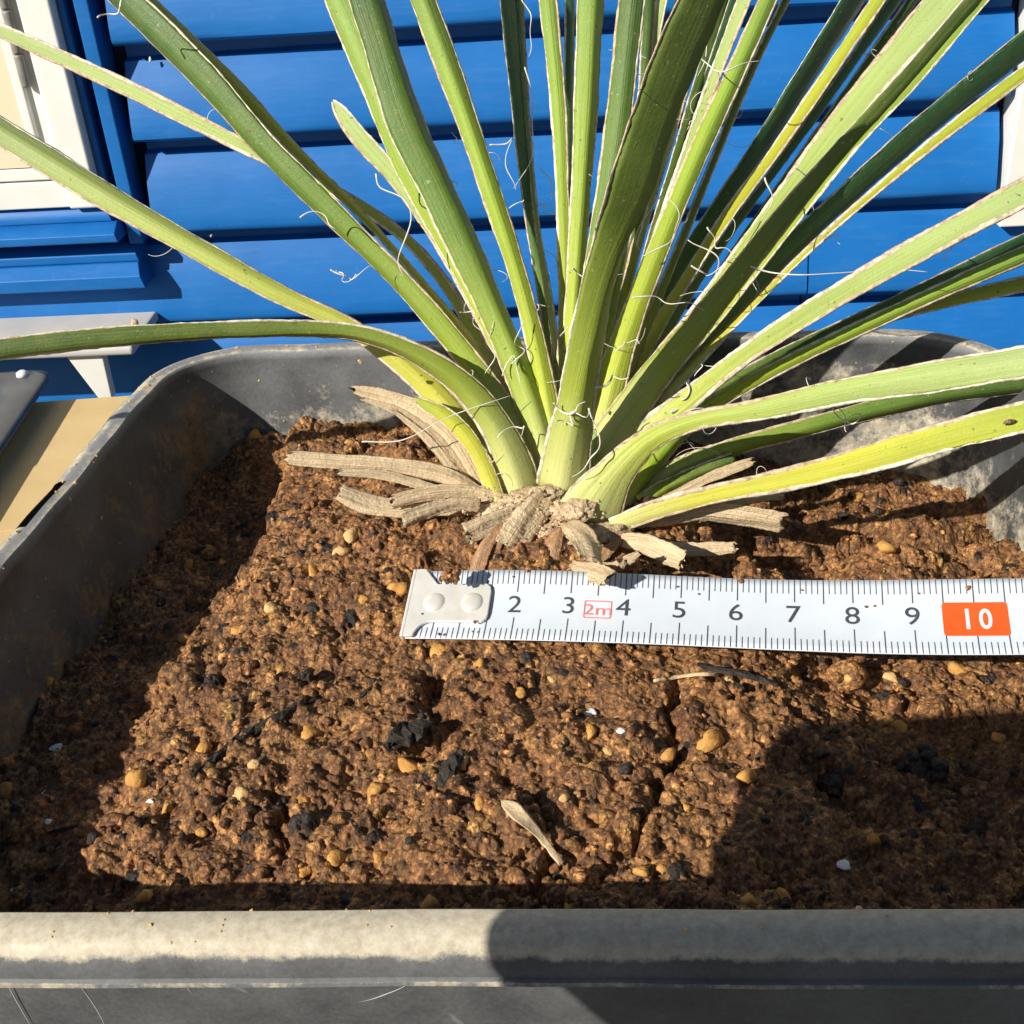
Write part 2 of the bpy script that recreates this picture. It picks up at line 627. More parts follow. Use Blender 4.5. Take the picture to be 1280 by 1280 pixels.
# pale ledge fixed to the wall low on the left, with its cream bracket
ledge = thing('wall_ledge', 'pale grey ledge fixed low on the blue wall under the left window', 'ledge', wall_pt(-30, 0, -32))
V, Fc = box((-60, 1.8, -29.85), (-22.2, 7.5, -29.2), WAX, W0)
bevel(mesh('shelf', V, Fc, M['grey'], ledge, smooth=False), .25, 3)
V, Fc = box((-60, 6.4, -29.2), (-25.0, 7.2, -28.8), WAX, W0)
bevel(mesh('lip', V, Fc, M['grey'], ledge, smooth=False), .15, 3)
pb = []
for d in (6.2, 7.0):
    for u, z in ((-26.8, -29.85), (-24.4, -29.85), (-24.5, -33.0), (-25.4, -33.0)):
        pb.append(wall_pt(u, d, z))
bevel(mesh('bracket', pb, [(0, 3, 2, 1), (4, 5, 6, 7), (0, 1, 5, 4), (1, 2, 6, 5), (2, 3, 7, 6), (3, 0, 4, 7)], M['white'], ledge, smooth=False), .12, 2)

# cardboard box and slate tray left of the pot
cb = thing('cardboard_box', 'tan cardboard box standing left of the black pot', 'box', (-26, 43, GROUND))
V, Fc = box((-40, 30, GROUND + .01), (-12.6, 55.4, -26))
bevel(mesh('carton', V, Fc, M['card'], cb, smooth=False), .2)
V, Fc = box((-40, 42.9, -26), (-12.6, 48.4, -25.96))
mesh('packing_tape', V, Fc, M['card'], cb, smooth=False)
tr = thing('plastic_tray', 'slate grey plastic tray lying on the cardboard box', 'tray', (-32, 45, -26))


def rect_ring(x0, x1, y0, y1, z, r=.8, n=5):
    P = []
    for cx, cy, a0 in ((x1 - r, y1 - r, 0), (x0 + r, y1 - r, 90), (x0 + r, y0 + r, 180), (x1 - r, y0 + r, 270)):
        for i in range(n):
            a = math.radians(a0 + 90 * i / (n - 1))
            P.append((cx + r * math.cos(a), cy + r * math.sin(a), z))
    return P


def loft(rings, close=True):
    n = len(rings[0])
    V = [p for r in rings for p in r]
    Fc = []
    for i in range(len(rings) - 1):
        for j in range(n):
            Fc.append((i * n + j, i * n + (j + 1) % n, (i + 1) * n + (j + 1) % n, (i + 1) * n + j))
    return V, Fc


X0, X1, Y0, Y1 = -44, -23.1, 36, 56.6
rg = []
for off, z in ((-.5, -25.94), (-.3, -25.3), (-.3, -25.25), (.1, -25.2), (.3, -25.1), (.3, -24.98), (.0, -24.9), (-1.3, -24.92), (-1.5, -25.1), (-1.7, -25.7)):
    rg.append(rect_ring(X0 - off, X1 + off, Y0 - off, Y1 + off, z, 1.2))
V, Fc = loft(rg)
n = len(rg[0])
Fc.append(tuple(range(n))[::-1])
Fc.append(tuple(len(V) - n + i for i in range(n)))
mesh('tray_body', V, Fc, M['tray'], tr)
pr = onz(28, 468, -24.85)
V, Fc = tube([pr + np.array([0, 0, -.1]), pr + np.array([0, 0, .1]), pr + np.array([0, 0, .2])], [.32, .3, .15], 12)
mesh('stud', V, Fc, M['chip'], tr)

# ------------------------------------------------------------------ the pot
CORN = [np.array(c, float) for c in ((-9.9, 9.95), (11.0, 8.25), (10.35, 23.55), (-7.15, 25.45))]
RIMZ = -11.0


def pot_plan(off):
    """rounded plan outline, off = outward offset, evenly parametrised"""
    pts = []
    n = 4
    rad = [2.0 + off, 2.0 + off, 2.5 + off, 1.7 + off]
    for i in range(n):
        p, q, s = CORN[i - 1], CORN[i], CORN[(i + 1) % n]
        a, b = nrm(p - q), nrm(s - q)
        half = math.acos(np.clip(a @ b, -1, 1)) / 2
        r0 = rad[i] - off
        cen = q + nrm(a + b) * (r0 / math.sin(half))
        ta = math.atan2(*( (q + a * r0 / math.tan(half)) - cen)[::-1])
        tb = math.atan2(*( (q + b * r0 / math.tan(half)) - cen)[::-1])
        while tb < ta: tb += 2 * math.pi
        for k in range(13):
            th = ta + (tb - ta) * k / 12
            pts.append(cen + max(r0 + off, .05) * np.array([math.cos(th), math.sin(th)]))
        # the straight run to the next corner
        q2, s2 = s, CORN[(i + 2) % n]
        a2, b2 = nrm(q - q2), nrm(s2 - q2)
        h2 = math.acos(np.clip(a2 @ b2, -1, 1)) / 2
        r2 = rad[(i + 1) % n] - off
        c2 = q2 + nrm(a2 + b2) * (r2 / math.sin(h2))
        e = q2 + a2 * r2 / math.tan(h2)
        e = c2 + (e - c2) / np.linalg.norm(e - c2) * max(r2 + off, .05)
        st = pts[-1].copy()
        for k in range(1, 60):
            pts.append(st + (e - st) * k / 60)
    return np.array(pts)


prof = [(-1.9, -35.0, 0, 0), (-1.2, -20.0, .0, .1), (-.62, -15.5, .1, .16), (-.5, -14.0, .12, .18), (-.38, -13.2, .14, .15), (-.25, -12.4, .12, .10), (-.12, -11.7, .12, .06),
        (-.04, -11.2, .14, .02), (.0, -11.05, .3, .3), (.04, -11.01, .4, .48), (.2, -10.98, .4, .52), (.34, -11.0, .4, .5), (.45, -11.06, .3, .42), (.49, -11.10, .3, .42), (.53, -11.15, .3, .34), (.6, -11.30, .26, .02), (.61, -11.45, .26, -.1), (.66, -11.48, .4, .25),
        (.67, -11.53, .4, .22), (.63, -11.56, .1, -.2), (.3, -11.56, .1, -.2), (.22, -11.6, .24, -.2), (.16, -12.5, .22, -.12), (.0, -14.5, .22, -.12), (-.3, -18, .2, -.1), (-1.6, -34.8, .05, 0), (-1.7, GROUND + .02, 0, 0)]
rings, dust = [], []
for off, z, du, sp in prof:
    p = pot_plan(off)
    s = np.linspace(0, 2 * math.pi, len(p), endpoint=False)
    wob = .035 * np.sin(s * 5 + 1) + .02 * np.sin(s * 11 + 2) + .01 * np.sin(s * 31)
    c = p.mean(axis=0)
    d = p - c
    d /= np.linalg.norm(d, axis=1)[:, None]
    p = p + d * (wob * .8)[:, None]
    rings.append([(x, y, z + w * .5 * (1 if z > -13 else 0)) for (x, y), w in zip(p, wob)])
    # soil splashes are thicker on the back and right inner walls
    # rim dust is a sandy film at the front, thin and grey on the sides and back
    spv = np.full(len(p), sp)
    if z > -11.12 or -11.54 < z < -11.47:
        spv = spv - (.36 if z > -11.0 or z < -11.4 else .18) * np.clip((p[:, 1] - 9.8) / 2, 0, 1)
    elif sp > .04:
        spv = spv - .04 + .12 * np.clip((p[:, 0] + 5) / 9, 0, 1)
    if sp > .04 and z < -11.15:
        du = du + .13 * np.clip((p[:, 1] - 21) / 3, 0, 1)
    lf = np.clip((-5.5 - p[:, 0]) / 1.5, 0, 1) * (1.0 if z < -11.15 and sp > .04 else 0.)
    spv = spv + .14 * lf
    if z < -11.15 and sp > .04:
        spv = spv + .10 * np.clip((p[:, 1] - 22.5) / 1.5, 0, 1)
    du = du + .06 * lf
    if z > -11.12:
        du = du + .35 * np.clip((p[:, 1] - 10) / 2, 0, 1)
    dust.append(np.stack([np.full(len(p), 0.) + du, spv, lf], 1))
V, Fc = loft(rings)
nr = len(rings[0])
pl = np.array(rings[10])
sa, sb = onz(22, 652, RIMZ), onz(78, 602, RIMZ)
mid = (sa + sb) / 2
hl = np.linalg.norm(sb - sa) / 2
keep = []
slot_j = [j for j in range(nr) if np.linalg.norm((pl[j] - mid)[:2]) < hl + .15 and pl[j][0] < -6]
for f in Fc:
    i, j = f[0] // nr, f[0] % nr
    if i in (10, 11, 12, 13) and j in slot_j:
        continue
    keep.append(f)
keep.append(tuple(range(nr)))
keep.append(tuple(len(V) - nr + k for k in range(nr))[::-1])
pot = thing('planter_pot', 'dusty black plastic rectangular planter pot holding the spiky plant', 'pot', (0, 16, GROUND))
po = mesh('pot_body', V, keep, M['pot'], pot, cols=np.vstack(dust))
po.data.set_sharp_from_angle(angle=math.radians(24))
# grit stuck to the rim and inner walls
gv, gf = [], []
ico = bmesh.new()
bmesh.ops.create_icosphere(ico, subdivisions=1, radius=1)
IV = np.array([v.co[:] for v in ico.verts])
IF = [tuple(v.index for v in f.verts) for f in ico.faces]
ico.free()
ico = bmesh.new()
bmesh.ops.create_icosphere(ico, subdivisions=2, radius=1)
IV2 = np.array([v.co[:] for v in ico.verts])
IF2 = [tuple(v.index for v in f.verts) for f in ico.faces]
ico.free()


def lump(c, r, rough=.25, hi=False, sq=(1, 1, 1)):
    B, Fq = (IV2, IF2) if hi else (IV, IF)
    k = rng.normal(size=(5, 3)) * 1.6
    ph = rng.uniform(0, 6, 5)
    d = 1 + rough * np.sum(np.sin(B @ k.T + ph), axis=1) / 2.2
    B = B * d[:, None]
    d = np.ones(len(B))
    for _ in range(6):
        pd = rng.normal(size=3)
        pd /= np.linalg.norm(pd)
        B = B - np.clip(B @ pd - rng.uniform(.55, .85), 0, 9)[:, None] * pd
    q = rng.normal(size=(3, 3))
    q, _ = np.linalg.qr(q)
    v = (B * d[:, None]) @ q * r * np.array(sq)
    return v + np.asarray(c), Fq


for _ in range(420):
    j = rng.integers(nr)
    i = rng.choice([3, 4, 5, 6, 7, 8, 9, 10, 11], p=[.16, .16, .14, .08, .06, .1, .12, .12, .06])
    t = rng.random()
    P = np.array(rings[i][j]) * (1 - t) + np.array(rings[i + 1][j]) * t
    v, f = lump(P, rng.choice([.018, .03, .05], p=[.55, .33, .12]), .3)
    b = len(gv)
    gv += v.tolist()
    gf += [tuple(b + k for k in q) for q in f]
tag(mesh('stuck_grit', gv, gf, M['clay2'], pot, smooth=False), kind='stuff')

jf = min(range(nr), key=lambda j: abs(rings[22][j][0] + 2) + (0 if rings[22][j][1] < 12 else 99))
q0, q1, q2 = np.array(rings[22][jf]), np.array(rings[22][jf + 3]), np.array(rings[23][jf])
nf = nrm(np.cross(q1 - q0, q2 - q0))
for pts in ([(390, 1256), (450, 1252), (490, 1240), (515, 1228)], [(5, 1222), (20, 1250), (40, 1285)], [(95, 1225), (120, 1260), (135, 1290)], [(575, 1285), (600, 1268), (640, 1248)], [(600, 1275), (592, 1262), (580, 1262)], [(225, 1222), (240, 1242)]):
    S = []
    for x, y in pts:
        d_ = ray(x, y)
        S.append(d_ * ((q0 @ nf) / (d_ @ nf)))
    S = spline(np.array(S), 20)
    v, f = tube(S, .0055 * np.sin(np.linspace(.15, 3.0, 20)) + .001, 4)
    mesh('scratch', v, f, M['grey'], pot)

# ------------------------------------------------------------------ soil (height field of crumbs)
SX0, SX1, SY0, SY1, ST = -10.6, 11.6, 10.2, 26.2, .0215
gx = np.arange(SX0, SX1, ST)
gy = np.arange(SY0, SY1, ST)
GX, GY = np.meshgrid(gx, gy)
BASE = -13.32


def seg_d(x, y, P):
    """distance to polyline P"""
    best = np.full(np.shape(x), 1e9)
    for a, b in zip(P[:-1], P[1:]):
        ab = np.array(b) - np.array(a)
        t = np.clip(((x - a[0]) * ab[0] + (y - a[1]) * ab[1]) / (ab @ ab), 0, 1)
        best = np.minimum(best, np.hypot(x - a[0] - t * ab[0], y - a[1] - t * ab[1]))
    return best


def spx(*pp, z=-13.3):
    return [tuple(onz(x, y, z)[:2]) for x, y in pp]


CRACKS = [(spx((852, 868), (835, 905), (848, 940), (822, 1000), (800, 1040), (785, 1090)), .10, .55),
          (spx((1145, 830), (1140, 858)), .08, .45),
          (spx((550, 860), (540, 905), (575, 925), (540, 965)), .17, .6),
          (spx((232, 978), (300, 925), (360, 890), (440, 850)), .07, .22),
          (spx((345, 1000), (358, 1060), (350, 1095)), .10, .3),
          (spx((640, 995), (680, 1040)), .13, .3),
          (spx((780, 1075), (740, 1130)), .09, .3),
          (spx((280, 870), (320, 860)), .12, .4),
          (spx((1020, 950), (1080, 1000), (1160, 985)), .28, .45),
          (spx((1240, 930), (1180, 960)), .15, .3),
          (spx((905, 690), (1000, 690), (1200, 700), z=-13.5), .35, .45)]


def macro(x, y):
    z = BASE + .16 * fbm(x * .35 + 3, y * .35, 3) + .10 * fbm(x * 1.1, y * 1.1 + 5, 3)
    # mound round the crown, a firm block to the left and front of it
    z = z + .75 * np.exp(-(((x - .4) / 3.2) ** 2 + ((y - 20.0) / 2.4) ** 2))
    eb = x + 5.75 - .12 * (y - 17) + .45 * fbm(x * .9 + 60, y * .9, 3)
    z = z - .12 + .52 / (1 + np.exp(-eb * 6)) / (1 + np.exp((x - 4.5) * .9))
    z = z - .50 / (1 + np.exp(-(x - 4.2) * 1.3))
    z = z + .25 * np.exp(-(((x + 5.6) / 1.0) ** 2 + ((y - 24.6) / .9) ** 2)) * 2.2   # heap in the back left corner
    z = z - .25 / (1 + np.exp((y - 12.0) * 3))
    z = z - .40 * np.exp(-(((x + 5.9) / 1.5) ** 2 + ((y - 21.3) / 2.4) ** 2))
    # ploughed-looking ridges behind the tape on the right
    k = 1 / (1 + np.exp(-(x - 3.0) * 2)) / (1 + np.exp(-(y - 17.2) * 4))
    z = z - .34 * k + .85 * k * np.abs(perlin(x * .33 + 8, y * 1.15 + .25 * perlin(x * .9, y * .9)))
    return z


H = macro(GX, GY)
wob1 = fbm(GX * 3, GY * 3, 3)
wob2 = fbm(GX * 3 + 90, GY * 3 + 20, 3)
for P, w, dpt in CRACKS:
    d = seg_d(GX + .10 * wob1, GY + .10 * fbm(GX * 3 + 40, GY * 3, 3), P)
    H -= dpt * .6 * np.exp(-(d / (w * 1.15)) ** 2)
H += .10 * fbm(GX * 2.1, GY * 2.1, 4) + .05 * np.abs(fbm(GX * 5, GY * 5, 3))
# crumbly zones
loose = np.clip(.5 + .9 * fbm(GX * .5 + 9, GY * .5 + 2, 2), 0, 1)
brown = np.array([.245, .108, .040])
och = np.array([.48, .238, .084])
drk = np.array([.034, .024, .020])
fcol = fbm(GX * .8 + 31, GY * .8, 4)
mixv = np.clip(.52 + .65 * fcol, 0, 1)[..., None]
COL = brown * (1 - mixv) + och * .80 * mixv
COL = COL * (1 - .5 * np.clip(fbm(GX * 4 + 11, GY * 4, 3) - .1, 0, 1)[..., None])
ny, nx = GX.shape
warpx = .35 * fbm(GX * 9 + 3, GY * 9, 2)
warpy = .35 * fbm(GX * 9 + 77, GY * 9, 2)
N = 24000
for _ in range(520):                                  # clods with broken edges
    r = rng.choice([.22, .38, .6], p=[.5, .35, .15]) * rng.uniform(.8, 1.25)
    cx, cy = rng.uniform(SX0, SX1), rng.uniform(SY0, SY1)
    ix, iy = int((cx - SX0) / ST), int((cy - SY0) / ST)
    if ix >= nx or iy >= ny: continue
    k = int(r * 1.7 / ST) + 1
    a, b, c, e = max(iy - k, 0), min(iy + k + 1, ny), max(ix - k, 0), min(ix + k + 1, nx)
    dx = GX[a:b, c:e] - cx + .55 * r * wob1[a:b, c:e] + warpx[a:b, c:e] * .12
    dy = GY[a:b, c:e] - cy + .55 * r * wob2[a:b, c:e] + warpy[a:b, c:e] * .12
    q = (dx * dx + dy * dy) / (r * r)
    H[a:b, c:e] += rng.uniform(.06, .22) * r * np.clip(1.15 - q ** 2, 0, 1) ** .5 * (1 + .5 * dx / r * rng.uniform(-1, 1))
    tone = rng.uniform(.75, 1.2)
    COL[a:b, c:e][q < 1] *= tone
for _ in range(420):                                 # pits and gaps between clumps
    r = rng.choice([.05, .09, .15, .26], p=[.45, .33, .17, .05]) * rng.uniform(.8, 1.2)
    cx, cy = rng.uniform(SX0, SX1), rng.uniform(SY0, SY1)
    ix, iy = int((cx - SX0) / ST), int((cy - SY0) / ST)
    if ix >= nx or iy >= ny or rng.random() > .25 + .75 * loose[iy, ix]: continue
    k = int(r * 2.2 / ST) + 1
    a, b, c, e = max(iy - k, 0), min(iy + k + 1, ny), max(ix - k, 0), min(ix + k + 1, nx)
    dx = GX[a:b, c:e] - cx + warpx[a:b, c:e] * r * 1.6
    dy = GY[a:b, c:e] - cy + warpy[a:b, c:e] * r * 1.6
    q = (dx * dx + dy * dy) / (r * r)
    H[a:b, c:e] -= r * rng.uniform(.5, 1.0) * np.exp(-q)
rr = np.concatenate([rng.uniform(.026, .06, int(N * .80)), rng.uniform(.07, .13, int(N * .16)), rng.uniform(.13, .24, int(N * .04))])
rng.shuffle(rr)
for r in rr:
    cx, cy = rng.uniform(SX0, SX1), rng.uniform(SY0, SY1)
    ix, iy = int((cx - SX0) / ST), int((cy - SY0) / ST)
    if not (0 <= ix < nx and 0 <= iy < ny): continue
    if rng.random() > .10 + 1.1 * (loose[iy, ix] - .15): continue
    k = int(r * 1.5 / ST) + 1
    a, b, c, e = max(iy - k, 0), min(iy + k + 1, ny), max(ix - k, 0), min(ix + k + 1, nx)
    el = rng.uniform(.7, 1.4)
    th = rng.uniform(0, math.pi)
    dx = GX[a:b, c:e] - cx + warpx[a:b, c:e] * r
    dy = GY[a:b, c:e] - cy + warpy[a:b, c:e] * r
    q = ((dx * math.cos(th) + dy * math.sin(th)) / el) ** 2 + ((dy * math.cos(th) - dx * math.sin(th)) * el) ** 2
    q = q / (r * r)
    hgt = H[iy, ix] + r * rng.uniform(-.1, .5) + (np.sqrt(np.clip(1 - q, 0, 1)) - .75) * r * rng.uniform(.8, 1.25)
    msk = (q < 1) & (hgt > H[a:b, c:e])
    H[a:b, c:e][msk] = hgt[msk]
    u = rng.random()
    if u < .12: cc = drk * rng.uniform(.6, 1.3)
    elif u < .62: cc = brown * rng.uniform(.75, 1.35)
    elif u < .93: cc = och * rng.uniform(.75, 1.2)
    else: cc = np.array([.50, .27, .085]) * rng.uniform(.75, 1.1)
    COL[a:b, c:e][msk] = cc
H += .010 * fbm(GX * 22, GY * 22, 2)
POLY = pot_plan(-.15)


def inside(x, y, P):
    r = np.zeros(np.shape(x), bool)
    for (x0, y0), (x1, y1) in zip(P, np.roll(P, -1, 0)):
        c = ((y0 > y) != (y1 > y))
        if y0 != y1:
            r ^= c & (x < (x1 - x0) * (y - y0) / (y1 - y0) + x0)
    return r


IN = inside(GX, GY, POLY[::3])
q = IN[:-1, :-1] & IN[1:, :-1] & IN[:-1, 1:] & IN[1:, 1:]
idx = np.arange(ny * nx).reshape(ny, nx)
quads = np.stack([idx[:-1, :-1][q], idx[:-1, 1:][q], idx[1:, 1:][q], idx[1:, :-1][q]], 1)
used = np.zeros(ny * nx, bool)
used[quads.ravel()] = True
remap = np.cumsum(used) - 1
quads = remap[quads]
jx = .35 * ST * fbm(GX * 30, GY * 30 + 5, 1)
VV = np.stack([(GX + jx).ravel(), (GY + jx.T.ravel()[:GY.size].reshape(GY.shape) * 0).ravel(), H.ravel()], 1)[used]
VV = VV * .01
VV[:, 2] -= GROUND * .01
me = bpy.data.meshes.new('soil')
me.vertices.add(len(VV))
me.vertices.foreach_set('co', VV.astype(np.float32).ravel())
me.loops.add(quads.size)
me.loops.foreach_set('vertex_index', quads.astype(np.int32).ravel())
me.polygons.add(len(quads))
me.polygons.foreach_set('loop_start', np.arange(0, quads.size, 4, dtype=np.int32))
me.update(calc_edges=True)
at = me.color_attributes.new('col', 'FLOAT_COLOR', 'POINT')
cc = np.ones((len(VV), 4), np.float32)
cc[:, :3] = COL.reshape(-1, 3)[used]
at.data.foreach_set('color', cc.ravel())
soil = link('soil', me, M['soil'], smooth=False)
tag(soil, 'crumbly brown potting soil filling the black planter pot', 'soil', kind='stuff')


def soil_z(x, y):
    ix = int(np.clip((x - SX0) / ST, 0, nx - 1))
    iy = int(np.clip((y - SY0) / ST, 0, ny - 1))
    return H[iy, ix]


def on_soil(px, py, lift=0):
    z = BASE + .3
    for _ in range(12):
        P = onz(px, py, z)
        z = .5 * z + .5 * soil_z(P[0], P[1])
    P = onz(px, py, z)
    return np.array([P[0], P[1], soil_z(P[0], P[1]) + lift])


# loose crumbs with real undersides
cv, cf, ccol = [], [], []
for _ in range(2600):
    x, y = rng.uniform(-9.5, 11), rng.uniform(10.6, 25)
    if not inside(np.array([x]), np.array([y]), POLY[::6])[0]: continue
    r = rng.choice([.025, .04, .065, .10], p=[.4, .34, .2, .06]) * rng.uniform(.8, 1.2)
    v, f = lump((x, y, soil_z(x, y) + r * .25), r, .35, r > .06, (1, 1, .8))
    b = len(cv)
    cv += v.tolist()
    cf += [tuple(b + k for k in t) for t in f]
    u = rng.random()
    c = drk if u < .13 else brown * rng.uniform(.8, 1.4) if u < .6 else och * rng.uniform(.8, 1.15) if u < .92 else np.array([.5, .27, .09])
    ccol += [c] * len(v)
# thin dark fibres and bark flakes
for _ in range(520):
    x, y = rng.uniform(-9, 10.5), rng.uniform(10.8, 24)
    if not inside(np.array([x]), np.array([y]), POLY[::6])[0]: continue
    z = soil_z(x, y)
    a = rng.uniform(0, 6.28)
    L = rng.choice([.08, .13, .22, .4], p=[.4, .3, .2, .1]) * rng.uniform(.8, 1.2)
    w = L * rng.uniform(.12, .4)
    ax = np.array([[math.cos(a), math.sin(a), rng.normal(0, .25)], [-math.sin(a), math.cos(a), rng.normal(0, .25)], [0, 0, 1]])
    v, f = lump((0, 0, 0), 1, .4, True)
    v = (v * np.array([L / 2, w / 2, w * .3])) @ ax + np.array([x, y, z + .012])
    b = len(cv)
    cv += v.tolist()
    cf += [tuple(b + k for k in t) for t in f]
    ccol += [drk * rng.uniform(.4, 1.1) if rng.random() < .55 else och * 1.1] * len(v)
tag(mesh('soil_crumbs', cv, cf, M['soil'], cols=np.array(ccol)), 'loose crumbs and bark flakes scattered over the soil', 'crumbs', kind='stuff')

# orange clay pebbles, one object each
peb = [(170, 975, 22, 0), (252, 938, 15, 0), (300, 997, 17, 1), (388, 918, 20, 0), (418, 1072, 19, 0), (475, 1071, 17, 0), (510, 958, 19, 0), (578, 955, 17, 1), (600, 1005, 14, 0),
       (548, 818, 24, 0), (738, 915, 15, 0), (885, 930, 24, 0), (835, 945, 13, 0), (912, 852, 13, 1), (470, 990, 20, 0), (425, 690, 18, 1), (395, 715, 22, 0), (440, 675, 14, 1), (230, 800, 14, 0),
       (318, 958, 14, 1), (283, 950, 12, 1), (376, 1002, 13, 0), (540, 1130, 20, 0), (714, 1125, 17, 0), (802, 1090, 14, 0), (828, 1088, 15, 0), (935, 970, 20, 0), (1092, 1050, 16, 0), (500, 735, 17, 0),
       (1125, 908, 17, 0), (1085, 925, 15, 0), (980, 1122, 13, 0), (935, 1126, 14, 0), (1250, 925, 14, 0), (1200, 838, 18, 0), (1112, 848, 14, 1), (1105, 685, 18, 0), (1070, 622, 20, 0), (1000, 692, 10, 1),
       (262, 690, 14, 0), (236, 705, 12, 0), (320, 545, 14, 0), (180, 1120, 18, 0), (60, 855, 16, 0), (5, 990, 18, 0), (650, 870, 14, 0), (705, 1000, 10, 1), (760, 940, 12, 1), (860, 1010, 13, 0),
       (300, 790, 13, 0), (340, 760, 16, 1), (455, 750, 14, 0), (600, 760 + 70, 12, 0), (690, 850, 11, 1), (350, 840, 12, 0), (210, 1010, 13, 0), (255, 1045, 14, 0), (380, 1090, 13, 0)]
PEB = []
for i, (x, y, s, k) in enumerate(peb):
    P = on_soil(x, y)
    dd = P @ _F
    r = s * .5 * dd / FPX * 1.08
    v, f = lump((0, 0, 0), r * 1.3, .42, True, (1, 1, .8))
    v = v + rng.normal(0, r * .035, v.shape)
    o = mesh('clay_pebble', v + P + np.array([0, 0, r * rng.uniform(-.08, .3)]), f, M['clay2'] if k else M['clay'])
    PEB.append((o, x, y, k))
LMK = [('dry husk', 665, 1045), ('black twig', 930, 855), ('diagonal black stick', 315, 918), ('dark bark lump', 510, 932), ('white paint chip in the shade', 1055, 1084), ('white crumb in the left shade', 72, 935),
       ('metal hook of the tape', 560, 760), ('dark clod at the right', 1150, 962), ('brown clod at the left', 140, 1035), ('large ochre lump below the tape', 1062, 846), ('clod in the back left corner', 335, 530), ('cream chip', 737, 892),
       ('red ten on the tape', 1218, 770)]
RANK = ['nearest', 'second nearest', 'third nearest', 'fourth nearest', 'fifth nearest', 'sixth nearest', 'seventh nearest', 'eighth nearest', 'ninth nearest', 'tenth nearest']
for o, x, y, k in PEB:
    same = [q for q in PEB if q[3] == k]
    best = None
    for nm_, lx, ly in LMK:
        order = sorted(same, key=lambda q: math.hypot(q[1] - lx, q[2] - ly))
        rk = [q[0] for q in order].index(o)
        if best is None or (rk, math.hypot(x - lx, y - ly)) < best[0]:
            best = ((rk, math.hypot(x - lx, y - ly)), nm_)
    tag(o, '%s pebble, %s of its colour to the %s' % ('pale ochre' if k else 'orange clay', RANK[best[0][0]], best[1]), 'pebble', 'pale clay pebbles in the soil' if k else 'orange clay pebbles in the soil')


def flat_patch(name, pts, w, mat, label, cat, lift=.05, curl=.0, n=14, thick=.03, cols=None):
    """a strip following px points over the soil: w px widths"""
    Q = []
    for (x, y, ww, h) in pts:
        P = on_soil(x, y, lift + h)
        Q.append([*P, ww * (P @ _F) / FPX])
    S = spline(np.array(Q), n)
    V, Fc = [], []
    T = np.gradient(S[:, :3], axis=0)
    k = 8
    for i in range(n):
        t = nrm(T[i])
        s = nrm(np.cross(t, [0, 0, 1]))
        b = np.cross(s, t)
        for j in range(k):
            u = math.cos(2 * math.pi * j / k)
            v = math.sin(2 * math.pi * j / k)
            V.append(S[i, :3] + s * u * S[i, 3] / 2 + b * (v * thick + curl * S[i, 3] * (u * u)))
    for i in range(n - 1):
        for j in range(k):
            Fc.append((i * k + j, i * k + (j + 1) % k, (i + 1) * k + (j + 1) % k, (i + 1) * k + j))
    Fc.append(tuple(range(k))[::-1])
    Fc.append(tuple((n - 1) * k + j for j in range(k)))
    V = np.array(V) + rng.normal(0, .35 * thick if mat is M['bark'] else .004, (len(V), 3))
    return tag(mesh(name, V, Fc, mat, smooth=mat is not M['bark']), label, cat)


flat_patch('dry_husk', [(628, 1008, 4, .02), (640, 1022, 22, .12), (655, 1042, 20, .2), (676, 1062, 12, .2), (692, 1078, 9, .12), (702, 1086, 10, .04)], 1, M['straw'], 'dry pinkish tan husk lying on the soil in front', 'husk', .05, .25)
flat_patch('straw_piece', [(817, 857, 3, .05), (850, 852, 7, .06), (880, 849, 7, .06), (897, 850, 3, .05)], 1, M['straw'], 'pale straw splinter lying beside a black twig below the tape', 'straw', .05)
flat_patch('black_twig', [(872, 836, 6, .06), (905, 848, 11, .1), (940, 855, 11, .1), (972, 860, 5, .05)], 1, M['bark'], 'thin black twig on the soil below the tape', 'twig', .06)
flat_patch('bark_piece', [(488, 945, 16, .05), (505, 930, 34, .14), (528, 922, 26, .16), (536, 915, 8, .1)], 1, M['bark'], 'dark lump of bark beside a pit in the soil', 'bark', .05, 0, 12, .12)
flat_patch('bark_piece', [(550, 985, 14, .02), (565, 960, 22, .06), (575, 945, 12, .06)], 1, M['bark'], 'short dark bark strip below the soil pit', 'bark', .03, 0, 12, .06)
flat_patch('charred_stick', [(242, 972, 8, -.02), (300, 925, 12, .0), (350, 893, 10, .0), (395, 872, 8, -.03)], 1, M['bark'], 'half buried black stick running diagonally through the soil', 'stick', .03, 0, 16, .06)
for (x, y, s, lab) in ((1055, 1084, 20, 'white paint chip on the shaded soil near the front rim'), (72, 935, 17, 'white crumb on the shaded soil at the left'), (60, 1028, 11, 'grey white flake near the left edge of the soil'), (18, 1112, 9, 'small white flake in the front left corner of the soil'), (188, 1003, 9, 'tiny white grain beside an orange pebble'), (737, 892, 18, 'cream chip lying on the sunlit soil below the tape'), (775, 915, 12, 'tiny white chip right of the cream chip'), (55, 990, 8, 'tiny white grain on the dark soil below the white crumb')):
    P = on_soil(x, y)
    r = s * .5 * (P @ _F) / FPX
    v, f = lump((0, 0, 0), r, .35, True)
    v = v * np.array([1.1, .9, .35]) + P + np.array([0, 0, r * .3])
    tag(mesh('white_chip', v, f, M['chip'], smooth=False), lab, 'chip')
